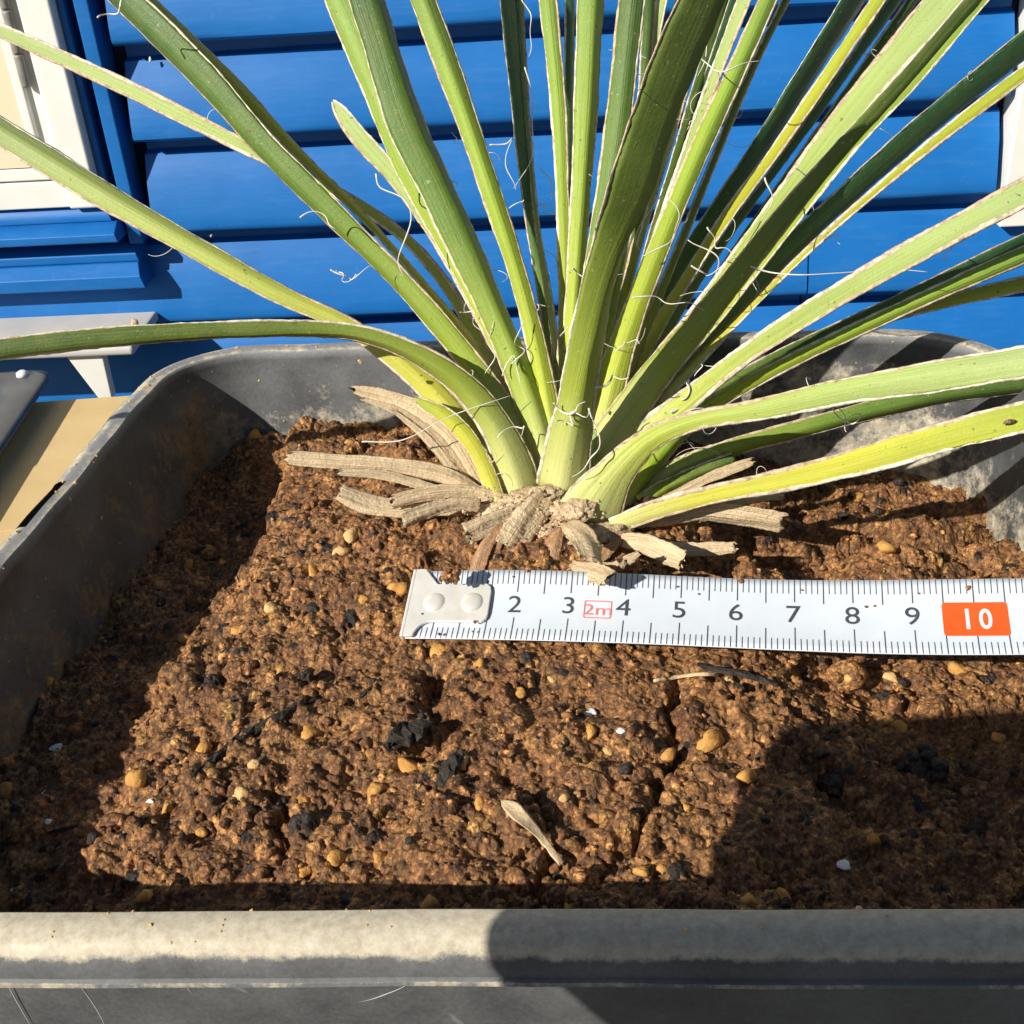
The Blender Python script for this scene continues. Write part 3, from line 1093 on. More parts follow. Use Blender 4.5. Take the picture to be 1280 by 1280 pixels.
for (x, y, s, lab) in ((1062, 846, 66, 'large ochre clay lump against the lower edge of the tape'), (140, 1035, 42, 'crumbly brown clod at the left end of the sunlit soil'), (1150, 962, 70, 'dark crumbly clod in the shadow at the right'), (1040, 985, 40, 'small dark clod left of the big shaded clod'), (400, 640, 40, 'brown clod beside the dead leaf stubs'), (335, 530, 36, 'rust brown clod in the back left corner'), (560, 722, 30, 'soil crumb lying on the hook end of the tape')):
    P = on_soil(x, y)
    if 'hook' in lab:
        P = dep(564, 722, 20.9)
    r = s * .5 * (P @ _F) / FPX
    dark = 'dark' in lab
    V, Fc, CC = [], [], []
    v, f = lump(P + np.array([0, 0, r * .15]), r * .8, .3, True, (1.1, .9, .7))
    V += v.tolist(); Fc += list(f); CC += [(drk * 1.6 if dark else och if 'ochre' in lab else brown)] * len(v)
    for _ in range(26 if 'ochre' not in lab else 6):
        dd = nrm(rng.normal(size=3) * np.array([1, 1, .8]))
        v, f = lump(P + dd * r * rng.uniform(.5, .85) * np.array([1.1, .9, .7]) + np.array([0, 0, r * .2]), r * rng.uniform(.14, .36), .35, True)
        b = len(V)
        V += v.tolist(); Fc += [tuple(b + k for k in t) for t in f]
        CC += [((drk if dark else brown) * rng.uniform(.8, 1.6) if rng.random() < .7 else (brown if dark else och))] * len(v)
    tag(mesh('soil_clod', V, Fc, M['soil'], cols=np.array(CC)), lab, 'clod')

# ------------------------------------------------------------------ the yucca
CR = np.array([.75, 20.3, -12.5])
D0 = float(CR @ _F)
plant = thing('yucca_plant', 'young yucca with stiff green strap leaves and curling white threads', 'plant', CR)

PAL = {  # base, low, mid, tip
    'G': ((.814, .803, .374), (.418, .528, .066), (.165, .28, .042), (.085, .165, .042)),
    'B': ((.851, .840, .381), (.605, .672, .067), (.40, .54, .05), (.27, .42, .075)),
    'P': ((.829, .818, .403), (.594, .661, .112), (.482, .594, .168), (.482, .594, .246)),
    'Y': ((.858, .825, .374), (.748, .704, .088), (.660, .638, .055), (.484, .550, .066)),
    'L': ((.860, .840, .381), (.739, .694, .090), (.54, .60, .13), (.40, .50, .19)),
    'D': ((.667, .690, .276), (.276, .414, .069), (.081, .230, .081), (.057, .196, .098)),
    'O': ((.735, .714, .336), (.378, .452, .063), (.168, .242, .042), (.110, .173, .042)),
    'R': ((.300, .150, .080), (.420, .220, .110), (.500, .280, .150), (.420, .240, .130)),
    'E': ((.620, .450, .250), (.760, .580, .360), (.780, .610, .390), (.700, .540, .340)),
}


WK = .655


def leaf(pts, dz, phi, pal='G', b0=0., camb=.16, ext=260, cut=False, name='leaf', marg=1.0, thick=.05, curve=1.0, mat=None, label=None, parent=None):
    """pts: (px, py, apparent width px), tip first as read from the photo; depth runs from
    D0+b0 at the base to D0+b0+dz at the last point; phi turns the face about the axis"""
    pts = [tuple(p) for p in pts][::-1]
    arr = np.array([(p[0], p[1], p[2]) for p in pts], float)
    seg = np.concatenate([[0], np.cumsum(np.hypot(*np.diff(arr[:, :2], axis=0).T))])
    L = seg[-1]
    rows = []
    for (x, y, w), s in zip(arr, seg):
        d = D0 + b0 + dz * (s / L) ** curve
        P = dep(x, y, d)
        rows.append([*P, w * d / FPX, s / L])
    if ext and not cut:
        a, b = np.array(rows[-2]), np.array(rows[-1])
        dirv = nrm(b[:3] - a[:3])
        w0 = b[3]
        e = ext * .016
        for k, fw in ((.5, .72), (.85, .35), (1.0, .04)):
            rows.append([*(b[:3] + dirv * e * k + np.array([0, 0, -.06 * e * k * k])), w0 * fw, 1 + k * .4])
    n = 46
    S = spline(np.array(rows), n)
    S[:, 3] = np.clip(S[:, 3], .02, 9)
    T = np.gradient(S[:, :3], axis=0)
    ph0, ph1 = (phi if isinstance(phi, tuple) else (phi, phi))
    us = np.array([-1, -.86, -.6, -.3, 0, .3, .6, .86, 1.0])
    ring = [(u, 1) for u in us] + [(u, -1) for u in us[-2:0:-1]]
    k = len(ring)
    V, uv, cols, E0, E1, SDL, NL = [], [], [], [], [], [], []
    pb = np.array(PAL[pal])
    seed = random.uniform(0, 50)
    for i in range(n):
        t = nrm(T[i])
        P = S[i, :3]
        vw = nrm(-P)
        n0 = nrm(vw - (vw @ t) * t)
        s0 = np.cross(t, n0)
        v = S[i, 4]
        ph = math.radians(ph0 + (ph1 - ph0) * min(v * 1.7, 1))
        N = n0 * math.cos(ph) + s0 * math.sin(ph)
        Sd = s0 * math.cos(ph) - n0 * math.sin(ph)
        w = S[i, 3] * .5 * (np.interp(v, (0, .12, .35, 1.4), (.9, .8, WK, WK)) if name == 'leaf' else 1.12) / max(abs(math.cos(ph)), .34) * (1 + .035 * math.sin(v * 23 + seed) + .02 * math.sin(v * 61 + seed * 2))
        for u, sd in ring:
            lift = camb * (.55 if name == 'leaf' else .4) * w * (1 - u * u) + (camb * 1.5 if camb > 0 and name == 'leaf' else 0) * w * (1 - abs(u)) + (.012 * w * math.sin(u * 14 + seed))
            th = thick * min(1, w / .25) * (1 - .75 * abs(u) ** 3)
            tear = t * (random.uniform(-.13, .05) if (i == n - 1 and cut) else 0.)
            if name == 'dead_leaf':
                lift += w * .10 * math.sin(u * 5 + seed + v * 4) + random.uniform(-.012, .012)
            V.append(P + tear + Sd * u * w + N * (lift + (th if sd > 0 else -th)))
            uv.append((u * .5 + .5 + seed, v * 3 + seed))
            vv = min(max(v, 0), 1.3)
            xs = (0, .2, .55, 1.0)
            c = np.array([np.interp(vv, xs, pb[:, q]) for q in range(3)])
            c = c * (1 + .10 * math.sin(v * 9 + seed) * math.cos(u * 2.1 + seed))
            cols.append(np.clip(c, 0, 1))
        P = P + (Sd * .10 * w * math.sin(v * 6 + seed) if name == 'dead_leaf' else 0)
        E0.append(P - Sd * w)
        E1.append(P + Sd * w)
        SDL.append(Sd)
        NL.append(N)
    Fc = []
    for i in range(n - 1):
        for j in range(k):
            Fc.append((i * k + j, i * k + (j + 1) % k, (i + 1) * k + (j + 1) % k, (i + 1) * k + j))
    Fc.append(tuple(range(k))[::-1])
    Fc.append(tuple((n - 1) * k + j for j in range(k)))
    o = mesh(name, V, Fc, mat or M['leaf'], parent or plant, cols=np.array(cols), uvs=uv)
    if label: o['label'] = label
    if marg > 0:
        EDGE.extend([(e, nrm(E1[q] - E0[q]) * sg) for sg, EE in ((-1, E0), (1, E1)) for q, e in enumerate(EE) if .1 < S[q, 4] < .95])
        for E, SG in ((E0, -1), (E1, 1)):
            nn = 130
            Ei = spline(np.array(E), nn)
            q5 = np.linspace(0, n - 1, nn)
            SDs = np.stack([np.interp(q5, np.arange(n), np.array(SDL)[:, a]) for a in range(3)], 1)
            NNs = np.stack([np.interp(q5, np.arange(n), np.array(NL)[:, a]) for a in range(3)], 1)
            rd = .036 * marg ** .7 * (1 + .45 * np.sin(np.arange(nn) * .17 + seed) * np.sin(np.arange(nn) * .071 + seed * 3 + SG) + rng.uniform(-.25, .25, nn))
            lim = np.interp(q5, np.arange(n), S[:, 3]) * .17
            rd = np.clip(np.minimum(rd, lim), .004, 1)
            v2, f2 = [], []
            for i in range(nn):
                for cu, cn in ((1, .15), (.35, .42), (-.5, .46), (-1, .1), (-.5, -.4), (.35, -.36)):
                    v2.append(Ei[i] + SDs[i] * SG * (cu * rd[i] - rd[i] * .35) + NNs[i] * (cn * min(rd[i], .045) + thick * .12))
            for i in range(nn - 1):
                for j in range(6):
                    f2.append((i * 6 + j, i * 6 + (j + 1) % 6, (i + 1) * 6 + (j + 1) % 6, (i + 1) * 6 + j))
            f2.append(tuple(range(6))[::-1])
            f2.append(tuple((nn - 1) * 6 + j for j in range(6)))
            v2 = np.array(v2) + rng.normal(0, .0025, (len(v2), 3))
            g = rng.uniform(0, 1, len(v2))[:, None]
            tt = np.repeat(.5 + .5 * np.sin(np.arange(nn) * .05 + seed * 2 + SG), 6)[:, None]
            cm = (np.array([.84, .79, .67]) * tt + np.array([.60, .46, .32]) * (1 - tt)) * (.65 + .5 * g)
            mesh('margin', v2, f2, M['margin'], o, cols=cm)
    return o


EDGE = []
# pts run from tip (or frame edge) to crown
LEAVES = [
    # left fan
    dict(pts=[(0, 38, 24), (150, 106, 28), (300, 180, 25), (420, 240, 20), (500, 292, 19), (560, 360, 20), (605, 440, 22), (645, 530, 26), (668, 580, 30)], dz=2.0, phi=-15, pal='P', b0=.3, camb=-.15),
    dict(pts=[(0, 165, 50), (130, 244, 46), (250, 313, 40), (350, 368, 34), (430, 405, 31), (500, 452, 36), (560, 510, 40), (605, 575, 42), (630, 625, 36)], dz=.3, phi=(-5, 15), pal='L', b0=.0, camb=.2),
    dict(pts=[(160, 0, 54), (260, 100, 50), (330, 180, 46), (420, 270, 42), (500, 350, 38), (570, 430, 36), (630, 510, 36), (668, 585, 40)], dz=-.3, phi=(-15, -45), pal='G', b0=-.1, camb=.22, ext=220),
    dict(pts=[(178, 0, 34), (290, 105, 26), (370, 190, 20), (450, 268, 14), (520, 345, 12), (590, 430, 12), (640, 510, 14)], dz=-.1, phi=45, pal='Y', b0=.25, camb=.1, ext=220),
    dict(pts=[(0, 436, 38), (100, 424, 36), (200, 416, 33), (300, 411, 30), (400, 411, 28), (460, 419, 30), (520, 442, 34), (580, 482, 42), (622, 535, 50), (645, 590, 56), (652, 628, 52)], dz=-1.6, phi=(5, -42), pal='O', b0=-.45, camb=.35, marg=1.3, ext=200),
    # centre left
    dict(pts=[(422, 0, 46), (462, 95, 46), (500, 190, 44), (540, 270, 40), (590, 360, 36), (632, 450, 32), (665, 530, 32), (685, 590, 36)], dz=-.2, phi=-20, pal='B', b0=.15, camb=.12),
    dict(pts=[(458, 0, 62), (505, 150, 66), (540, 225, 64), (580, 310, 58), (618, 395, 50), (650, 470, 46), (675, 545, 48), (690, 605, 54)], dz=-.5, phi=(5, 36), pal='G', b0=-.15, camb=.34, marg=1.1),
    dict(pts=[(416, 126, 6), (426, 140, 24), (450, 172, 32), (500, 228, 32), (548, 296, 30), (600, 390, 28), (650, 490, 26), (675, 560, 26)], dz=-.2, phi=-25, pal='P', b0=.35, camb=-.15, cut=True, label='pale leaf with its tip cut short', marg=.8),
    dict(pts=[(529, 0, 46), (578, 134, 40), (612, 235, 36), (640, 320, 34), (664, 405, 32), (682, 490, 34), (695, 570, 38), (700, 610, 40)], dz=-1.0, phi=(-10, 5), pal='B', b0=.0, camb=.3),
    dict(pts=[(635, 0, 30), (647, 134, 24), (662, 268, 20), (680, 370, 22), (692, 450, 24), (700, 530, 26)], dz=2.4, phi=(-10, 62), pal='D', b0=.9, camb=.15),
    dict(pts=[(650, 0, 12), (658, 134, 10), (670, 268, 9), (686, 370, 10), (697, 450, 12)], dz=2.4, phi=-20, pal='P', b0=1.0, camb=.1, marg=.8),
    # centre
    dict(pts=[(685, 0, 32), (698, 134, 27), (704, 268, 22), (706, 400, 22), (706, 500, 26), (706, 580, 32)], dz=.2, phi=-12, pal='B', b0=.4, camb=.2),
    dict(pts=[(738, 0, 48), (730, 168, 40), (722, 300, 32), (714, 420, 30), (710, 520, 32), (708, 585, 36)], dz=-.3, phi=(-8, 22), pal='B', b0=.3, camb=.3),
    dict(pts=[(790, 0, 46), (772, 160, 46), (754, 280, 44), (738, 380, 42), (726, 470, 44), (716, 560, 50)], dz=-1.3, phi=(-18, -10), pal='G', b0=.05, camb=.2),
    dict(pts=[(880, -20, 66), (838, 75, 66), (803, 170, 66), (775, 260, 64), (748, 350, 60), (732, 430, 58), (720, 500, 60), (710, 560, 66), (704, 612, 72)], dz=-5.4, phi=(-6, 66), pal='O', b0=-.55, camb=.30, marg=1.5, ext=180, label='dark leaf leaning forward in the middle'),
    # thin ones behind the forward leaf
    dict(pts=[(812, 0, 20), (800, 160, 18), (780, 300, 16), (757, 420, 20), (735, 530, 26)], dz=1.8, phi=30, pal='G', b0=.6, camb=.2),
    dict(pts=[(850, 0, 16), (825, 150, 14), (800, 280, 14), (770, 420, 18), (745, 530, 24)], dz=2.4, phi=10, pal='B', b0=.7, camb=.2),
    dict(pts=[(905, 0, 20), (868, 120, 18), (838, 220, 16), (806, 330, 18), (775, 440, 22), (748, 540, 28)], dz=2.0, phi=50, pal='G', b0=.6, camb=.2),
    dict(pts=[(930, 0, 24), (888, 110, 20), (852, 210, 18), (815, 320, 18), (782, 430, 22), (752, 540, 28)], dz=1.6, phi=-25, pal='P', b0=.55, camb=-.2),
    dict(pts=[(960, 0, 30), (920, 90, 34), (878, 180, 36), (838, 275, 36), (802, 365, 40), (772, 450, 46), (748, 535, 50), (730, 590, 52)], dz=.1, phi=(-12, -6), pal='B', b0=.05, camb=.26, marg=1.2),
    dict(pts=[(982, 0, 14), (940, 85, 14), (900, 180, 14), (862, 275, 14), (825, 365, 16), (790, 450, 20), (760, 535, 26)], dz=.4, phi=48, pal='O', b0=.3, camb=.1),
    # right fan
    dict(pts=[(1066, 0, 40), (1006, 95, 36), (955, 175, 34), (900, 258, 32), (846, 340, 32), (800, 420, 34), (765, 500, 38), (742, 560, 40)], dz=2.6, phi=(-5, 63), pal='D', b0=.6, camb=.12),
    dict(pts=[(1098, 0, 24), (1032, 98, 22), (972, 185, 20), (908, 272, 20), (850, 362, 20), (802, 445, 24), (765, 525, 30)], dz=1.4, phi=-28, pal='Y', b0=.4, camb=.15),
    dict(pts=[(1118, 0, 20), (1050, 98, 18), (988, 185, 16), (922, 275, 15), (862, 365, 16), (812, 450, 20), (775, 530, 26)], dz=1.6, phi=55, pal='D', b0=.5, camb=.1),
    dict(pts=[(1182, 0, 62), (1102, 92, 52), (1035, 175, 44), (975, 255, 38), (915, 335, 32), (860, 410, 32), (805, 490, 38), (765, 550, 44)], dz=.2, phi=(-10, -24), pal='P', b0=.1, camb=-.16, marg=1.2),
    dict(pts=[(1215, 0, 26), (1130, 98, 26), (1060, 175, 28), (1000, 245, 34), (940, 320, 40), (885, 390, 44), (830, 455, 48), (785, 515, 54), (748, 575, 58)], dz=-1.8, phi=(-8, 58), pal='O', b0=-.1, camb=.22, marg=1.1),
    dict(pts=[(1228, 0, 20), (1150, 92, 22), (1075, 172, 22), (1015, 245, 22), (958, 318, 22), (900, 390, 22), (840, 460, 24), (790, 525, 30)], dz=.3, phi=-30, pal='B', b0=.15, camb=.1),
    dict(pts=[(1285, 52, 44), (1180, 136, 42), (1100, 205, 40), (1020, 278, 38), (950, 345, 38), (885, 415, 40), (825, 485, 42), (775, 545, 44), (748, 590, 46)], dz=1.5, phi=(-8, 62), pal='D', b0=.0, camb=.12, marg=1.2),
    dict(pts=[(1285, 88, 24), (1180, 168, 20), (1100, 234, 14), (1020, 304, 12), (950, 372, 12), (885, 438, 14), (820, 505, 18)], dz=1.3, phi=-15, pal='Y', b0=.1, camb=.1),
    dict(pts=[(1285, 238, 48), (1180, 294, 46), (1080, 350, 42), (1000, 398, 38), (930, 444, 34), (865, 495, 34), (805, 545, 40), (765, 590, 46)], dz=-1.5, phi=(0, -10), pal='P', b0=-.15, camb=-.14, marg=1.3),
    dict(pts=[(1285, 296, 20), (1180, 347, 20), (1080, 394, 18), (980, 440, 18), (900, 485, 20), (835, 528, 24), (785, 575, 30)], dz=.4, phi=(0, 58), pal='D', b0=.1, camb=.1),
    dict(pts=[(1285, 316, 30), (1180, 362, 26), (1080, 408, 24), (980, 456, 24), (900, 500, 26), (835, 545, 30), (785, 590, 36)], dz=-.2, phi=(-10, 5), pal='B', b0=.0, camb=.3, marg=1.3),
    dict(pts=[(1285, 354, 26), (1180, 378, 22), (1090, 402, 16), (1000, 440, 14), (900, 500, 18), (830, 555, 24)], dz=.6, phi=-8, pal='Y', b0=.2, camb=.15),
    dict(pts=[(1285, 452, 58), (1150, 474, 54), (1050, 490, 46), (950, 512, 38), (870, 526, 32), (815, 548, 38), (775, 585, 56), (748, 622, 80), (730, 655, 92)], dz=-3.0, phi=(25, -10), pal='P', b0=-.9, camb=.10, marg=1.3, label='wide pale leaf twisting at its base'),
    dict(pts=[(1285, 478, 34), (1180, 492, 36), (1090, 512, 34), (1000, 536, 32), (920, 558, 30), (850, 585, 30), (800, 618, 34)], dz=.3, phi=(0, 30), pal='G', b0=-.1, camb=.25, ext=200),
    dict(pts=[(870, 520, 30), (830, 560, 36), (795, 600, 46), (775, 640, 50)], dz=.2, phi=25, pal='B', b0=-.35, camb=.3, ext=0, cut=True),
    dict(pts=[(1285, 520, 54), (1180, 546, 54), (1080, 575, 50), (980, 600, 40), (900, 616, 32), (830, 634, 28), (790, 648, 26), (765, 658, 22)], dz=-1.8, phi=(20, -5), pal='Y', b0=-1.3, camb=-.10, marg=1.1, label='lowest leaf, yellow with a small brown spot'),
    dict(pts=[(916, 574, 24), (870, 592, 26), (830, 610, 26), (800, 630, 24)], dz=.3, phi=15, pal='O', b0=-.5, camb=.3, ext=0, cut=True, label='short green stub cut square'),
    # pale sheathing bases wrapped round the crown
    dict(pts=[(668, 520, 22), (672, 560, 40), (676, 600, 54), (680, 642, 60)], dz=.25, phi=-12, pal='P', b0=-.3, camb=.3, ext=0, cut=True),
    dict(pts=[(745, 535, 22), (742, 570, 40), (738, 605, 52), (732, 645, 58)], dz=.25, phi=12, pal='L', b0=-.35, camb=.3, ext=0, cut=True),
    dict(pts=[(690, 545, 16), (694, 580, 32), (698, 612, 44), (702, 648, 50)], dz=.2, phi=0, pal='P', b0=-.75, camb=.3, ext=0, cut=True),
    # yellow dying base sheaths at the left
    dict(pts=[(520, 500, 16), (560, 522, 30), (590, 555, 30), (612, 600, 28), (625, 640, 24)], dz=.2, phi=-5, pal='Y', b0=-.75, camb=.2, ext=0, cut=True, marg=.5),
    dict(pts=[(600, 520, 14), (618, 560, 26), (632, 600, 34), (640, 640, 30)], dz=.3, phi=10, pal='Y', b0=-.3, camb=.25, ext=0, cut=True),
]
for x0, x1, w_, p_, ph_, b_ in ((712, 706, 13, 'D', 50, 1.2), (828, 722, 13, 'P', -30, 1.0), (872, 730, 14, 'G', 45, 1.0), (888, 734, 10, 'P', -20, .9),
                            (918, 738, 14, 'D', 52, 1.0), (1140, 764, 14, 'G', 45, .8)):
    LEAVES.append(dict(pts=[(x0, 0, w_ * 1.3), (x0 * .72 + x1 * .28, 150, w_ * 1.2), (x0 * .4 + x1 * .6, 320, w_), (x0 * .15 + x1 * .85, 470, w_), (x1, 590, w_ * 1.3)], dz=1.6, phi=ph_, pal=p_, b0=b_, camb=.15, marg=.9))
for L in LEAVES:
    leaf(**L)

# brown spot on the lowest leaf, specks of dried soil stuck to leaves
for (x, y, dp, r_, c_, nm_) in ((1262, 527, D0 - 3.13, .065, (.14, .07, .05), 'brown_spot'), (168, 404, D0 - 1.75, .10, (.70, .55, .36), 'soil_speck'), (450, 452, D0 - 1.35, .05, (.7, .5, .3), 'soil_speck'), (565, 462, D0 - .85, .06, (.72, .58, .4), 'soil_speck'), (712, 500, D0 - 1.2, .05, (.7, .64, .4), 'soil_speck'), (745, 585, D0 - 1.25, .03, (.8, .7, .45), 'soil_speck'), (264, 355 - 60, D0 - .2, .03, (.7, .55, .36), 'soil_speck')):
    v, f = lump((0, 0, 0), r_, .4, True)
    if nm_ == 'brown_spot':
        v = v * np.array([1.6, .5, .9])
    v = v + dep(x, y, dp)
    mesh(nm_, v, f, M['crust'], plant, cols=np.tile(np.array(c_), (len(v), 1)))
# dead stubs
DEAD = [
    dict(pts=[(357, 572, 18), (420, 577, 18), (500, 583, 18), (560, 596, 20), (600, 622, 22)], dz=-.6, b0=-.5, phi=10, camb=.4),
    dict(pts=[(424, 590, 8), (480, 594, 11), (530, 608, 12), (590, 632, 14)], dz=-.7, b0=-.7, phi=20, camb=.3),
    dict(pts=[(422, 614, 20), (460, 630, 24), (510, 636, 20), (570, 634, 18), (620, 636, 20)], dz=-.9, b0=-.7, phi=25, camb=.3),
    dict(pts=[(488, 628, 16), (540, 616, 18), (590, 616, 16), (640, 630, 18)], dz=-1.2, b0=-.7, phi=-15, camb=.4),
    dict(pts=[(503, 650, 20), (530, 640, 18), (565, 630, 15), (600, 632, 16)], dz=-1.4, b0=-1.1, phi=-20, camb=.35),
    dict(pts=[(582, 668, 26), (610, 656, 24), (640, 644, 22), (665, 632, 20)], dz=-1.6, b0=-1.1, phi=-10, camb=.25),
    dict(pts=[(634, 686, 34), (650, 662, 36), (668, 640, 34), (684, 622, 28)], dz=-1.9, b0=-1.1, phi=-15, camb=.25),
    dict(pts=[(738, 702, 24), (732, 680, 30), (722, 664, 26), (708, 655, 14)], dz=-2.2, b0=-1.5, phi=-30, camb=.35),
    dict(pts=[(762, 724, 22), (745, 716, 24), (722, 708, 14), (712, 702, 8)], dz=-2.4, b0=-1.7, phi=-20, camb=.3),
    dict(pts=[(856, 702, 24), (830, 690, 26), (800, 678, 22), (765, 674, 12)], dz=-1.5, b0=-1.4, phi=10, camb=.4),
    dict(pts=[(921, 684, 12), (890, 686, 16), (850, 686, 16), (800, 676, 14)], dz=-1.2, b0=-1.2, phi=-10, camb=.3),
    dict(pts=[(980, 654, 22), (940, 646, 24), (880, 640, 24), (820, 648, 22), (780, 652, 18)], dz=-.6, b0=-1.0, phi=40, camb=.3),
    dict(pts=[(982, 618, 12), (950, 620, 14), (910, 630, 12), (850, 640, 12)], dz=-.4, b0=-.9, phi=10, camb=.3),
    dict(pts=[(942, 576, 10), (910, 588, 13), (880, 600, 11), (830, 625, 10)], dz=.1, b0=-.6, phi=-5, camb=.3),
    dict(pts=[(438, 486, 8), (470, 494, 18), (520, 512, 22), (565, 550, 24), (600, 610, 24)], dz=.5, b0=-.3, phi=-10, camb=.25),
    dict(pts=[(452, 498, 5), (500, 515, 12), (545, 550, 14), (585, 605, 16)], dz=.5, b0=-.35, phi=25, camb=.3),
    dict(pts=[(490, 512, 4), (530, 545, 9), (560, 580, 10), (590, 620, 12)], dz=.3, b0=-.4, phi=0, camb=.3),
    dict(pts=[(800, 690, 6), (785, 700, 12), (765, 708, 10), (745, 706, 8)], dz=-1.7, b0=-1.6, phi=0, camb=.3),
    dict(pts=[(782, 700, 5), (770, 716, 9), (755, 712, 8)], dz=-1.9, b0=-1.7, phi=0, camb=.3),
]
for d in DEAD:
    d = dict(d)
    d['dz'] = d['dz'] * (.8 if d['b0'] <= -1.4 else .35)
    leaf(pal='E', ext=0, cut=True, name='dead_leaf', marg=0, thick=.03, mat=M['dead'], **d)

# crown: sandy crust and root collar under the leaf bases
V, Fc, CC = [], [], []


def addl(c, r, col, sq=(1, 1, 1), rough=.3, hi=True):
    v, f = lump(c, r, rough, hi, sq)
    b = len(V)
    V.extend(v.tolist())
    Fc.extend(tuple(b + k for k in t) for t in f)
    CC.extend([col] * len(v))


sand = np.array([.70, .53, .34])
addl(CR + np.array([.1, .15, -.3]), 1.05, sand * .5, (1.1, .9, .9))
from mathutils import noise as mn
ico = bmesh.new()
bmesh.ops.create_icosphere(ico, subdivisions=5, radius=1)
IV5 = np.array([v.co[:] for v in ico.verts])
IF5 = [tuple(v.index for v in f.verts) for f in ico.faces]
ico.free()


def crust(c, r, sq, tone=1.0):
    off = Vector(rng.uniform(0, 50, 3))
    base = np.asarray(c)
    b = len(V)
    for q in IV5:
        p = Vector(q * r * np.array(sq))
        g = mn.fractal(p * 2.2 + off, .8, 2.1, 3) * .30 + mn.fractal(p * 9 + off, .7, 2.2, 3) * .055
        w_ = 1 - mn.cell(p * 13 + off) * .10
        V.append(tuple(base + np.array(p) * (1 + g) * w_))
        CC.append(sand * tone * (.72 + .5 * (mn.noise(p * 14 + off) * .5 + .5)))
    Fc.extend(tuple(b + k for k in t) for t in IF5)


for px, py, dd, r_, sq in ((668, 628, 1.05, .42, (1.5, .8, .7)), (715, 640, 1.35, .34, (1.3, .8, .7)), (600, 622, .8, .34, (1.3, .8, .6)), (690, 690, 1.6, .34, (1.2, .8, .8)), (630, 640, 1.1, .36, (1.4, .8, .6)), (660, 705, 1.7, .25, (1.2, .8, .7)), (760, 665, 1.5, .3, (1.5, .8, .5)), (700, 665, 1.45, .32, (1.3, .8, .6))):
    crust(dep(px, py, D0 - dd + .2), r_, sq, rng.uniform(.8, 1.05))
for _ in range(260):
    px = rng.normal(675, 46)
    py = rng.normal(645, 20)
    if not (570 < px < 790 and 605 < py < 705): continue
    addl(dep(px, py, D0 - 1.08 - (py - 600) * .006), rng.choice([.014, .022, .04], p=[.5, .35, .15]), sand * rng.uniform(.6, 1.15), rough=.5)
mesh('crown', V, Fc, M['crust'], plant, cols=np.array(CC))
# rust-coloured torn sheaths seen behind the tape's upper edge
for pts, dq in (([(594, 722, 16), (600, 700, 18), (612, 676, 14), (630, 655, 10)], -.25), ([(618, 724, 14), (614, 704, 16), (622, 680, 12), (640, 655, 10)], -.1), ([(690, 726, 24), (684, 706, 28), (690, 685, 22), (700, 660, 12)], -.3), ([(748, 700, 12), (758, 690, 14), (772, 676, 10), (776, 664, 8)], -.2)):
    leaf(pts, dq, 10, 'R', b0=-1.55, camb=.5, ext=0, cut=True, name='dead_leaf', marg=0, thick=.03, mat=M['dead'])

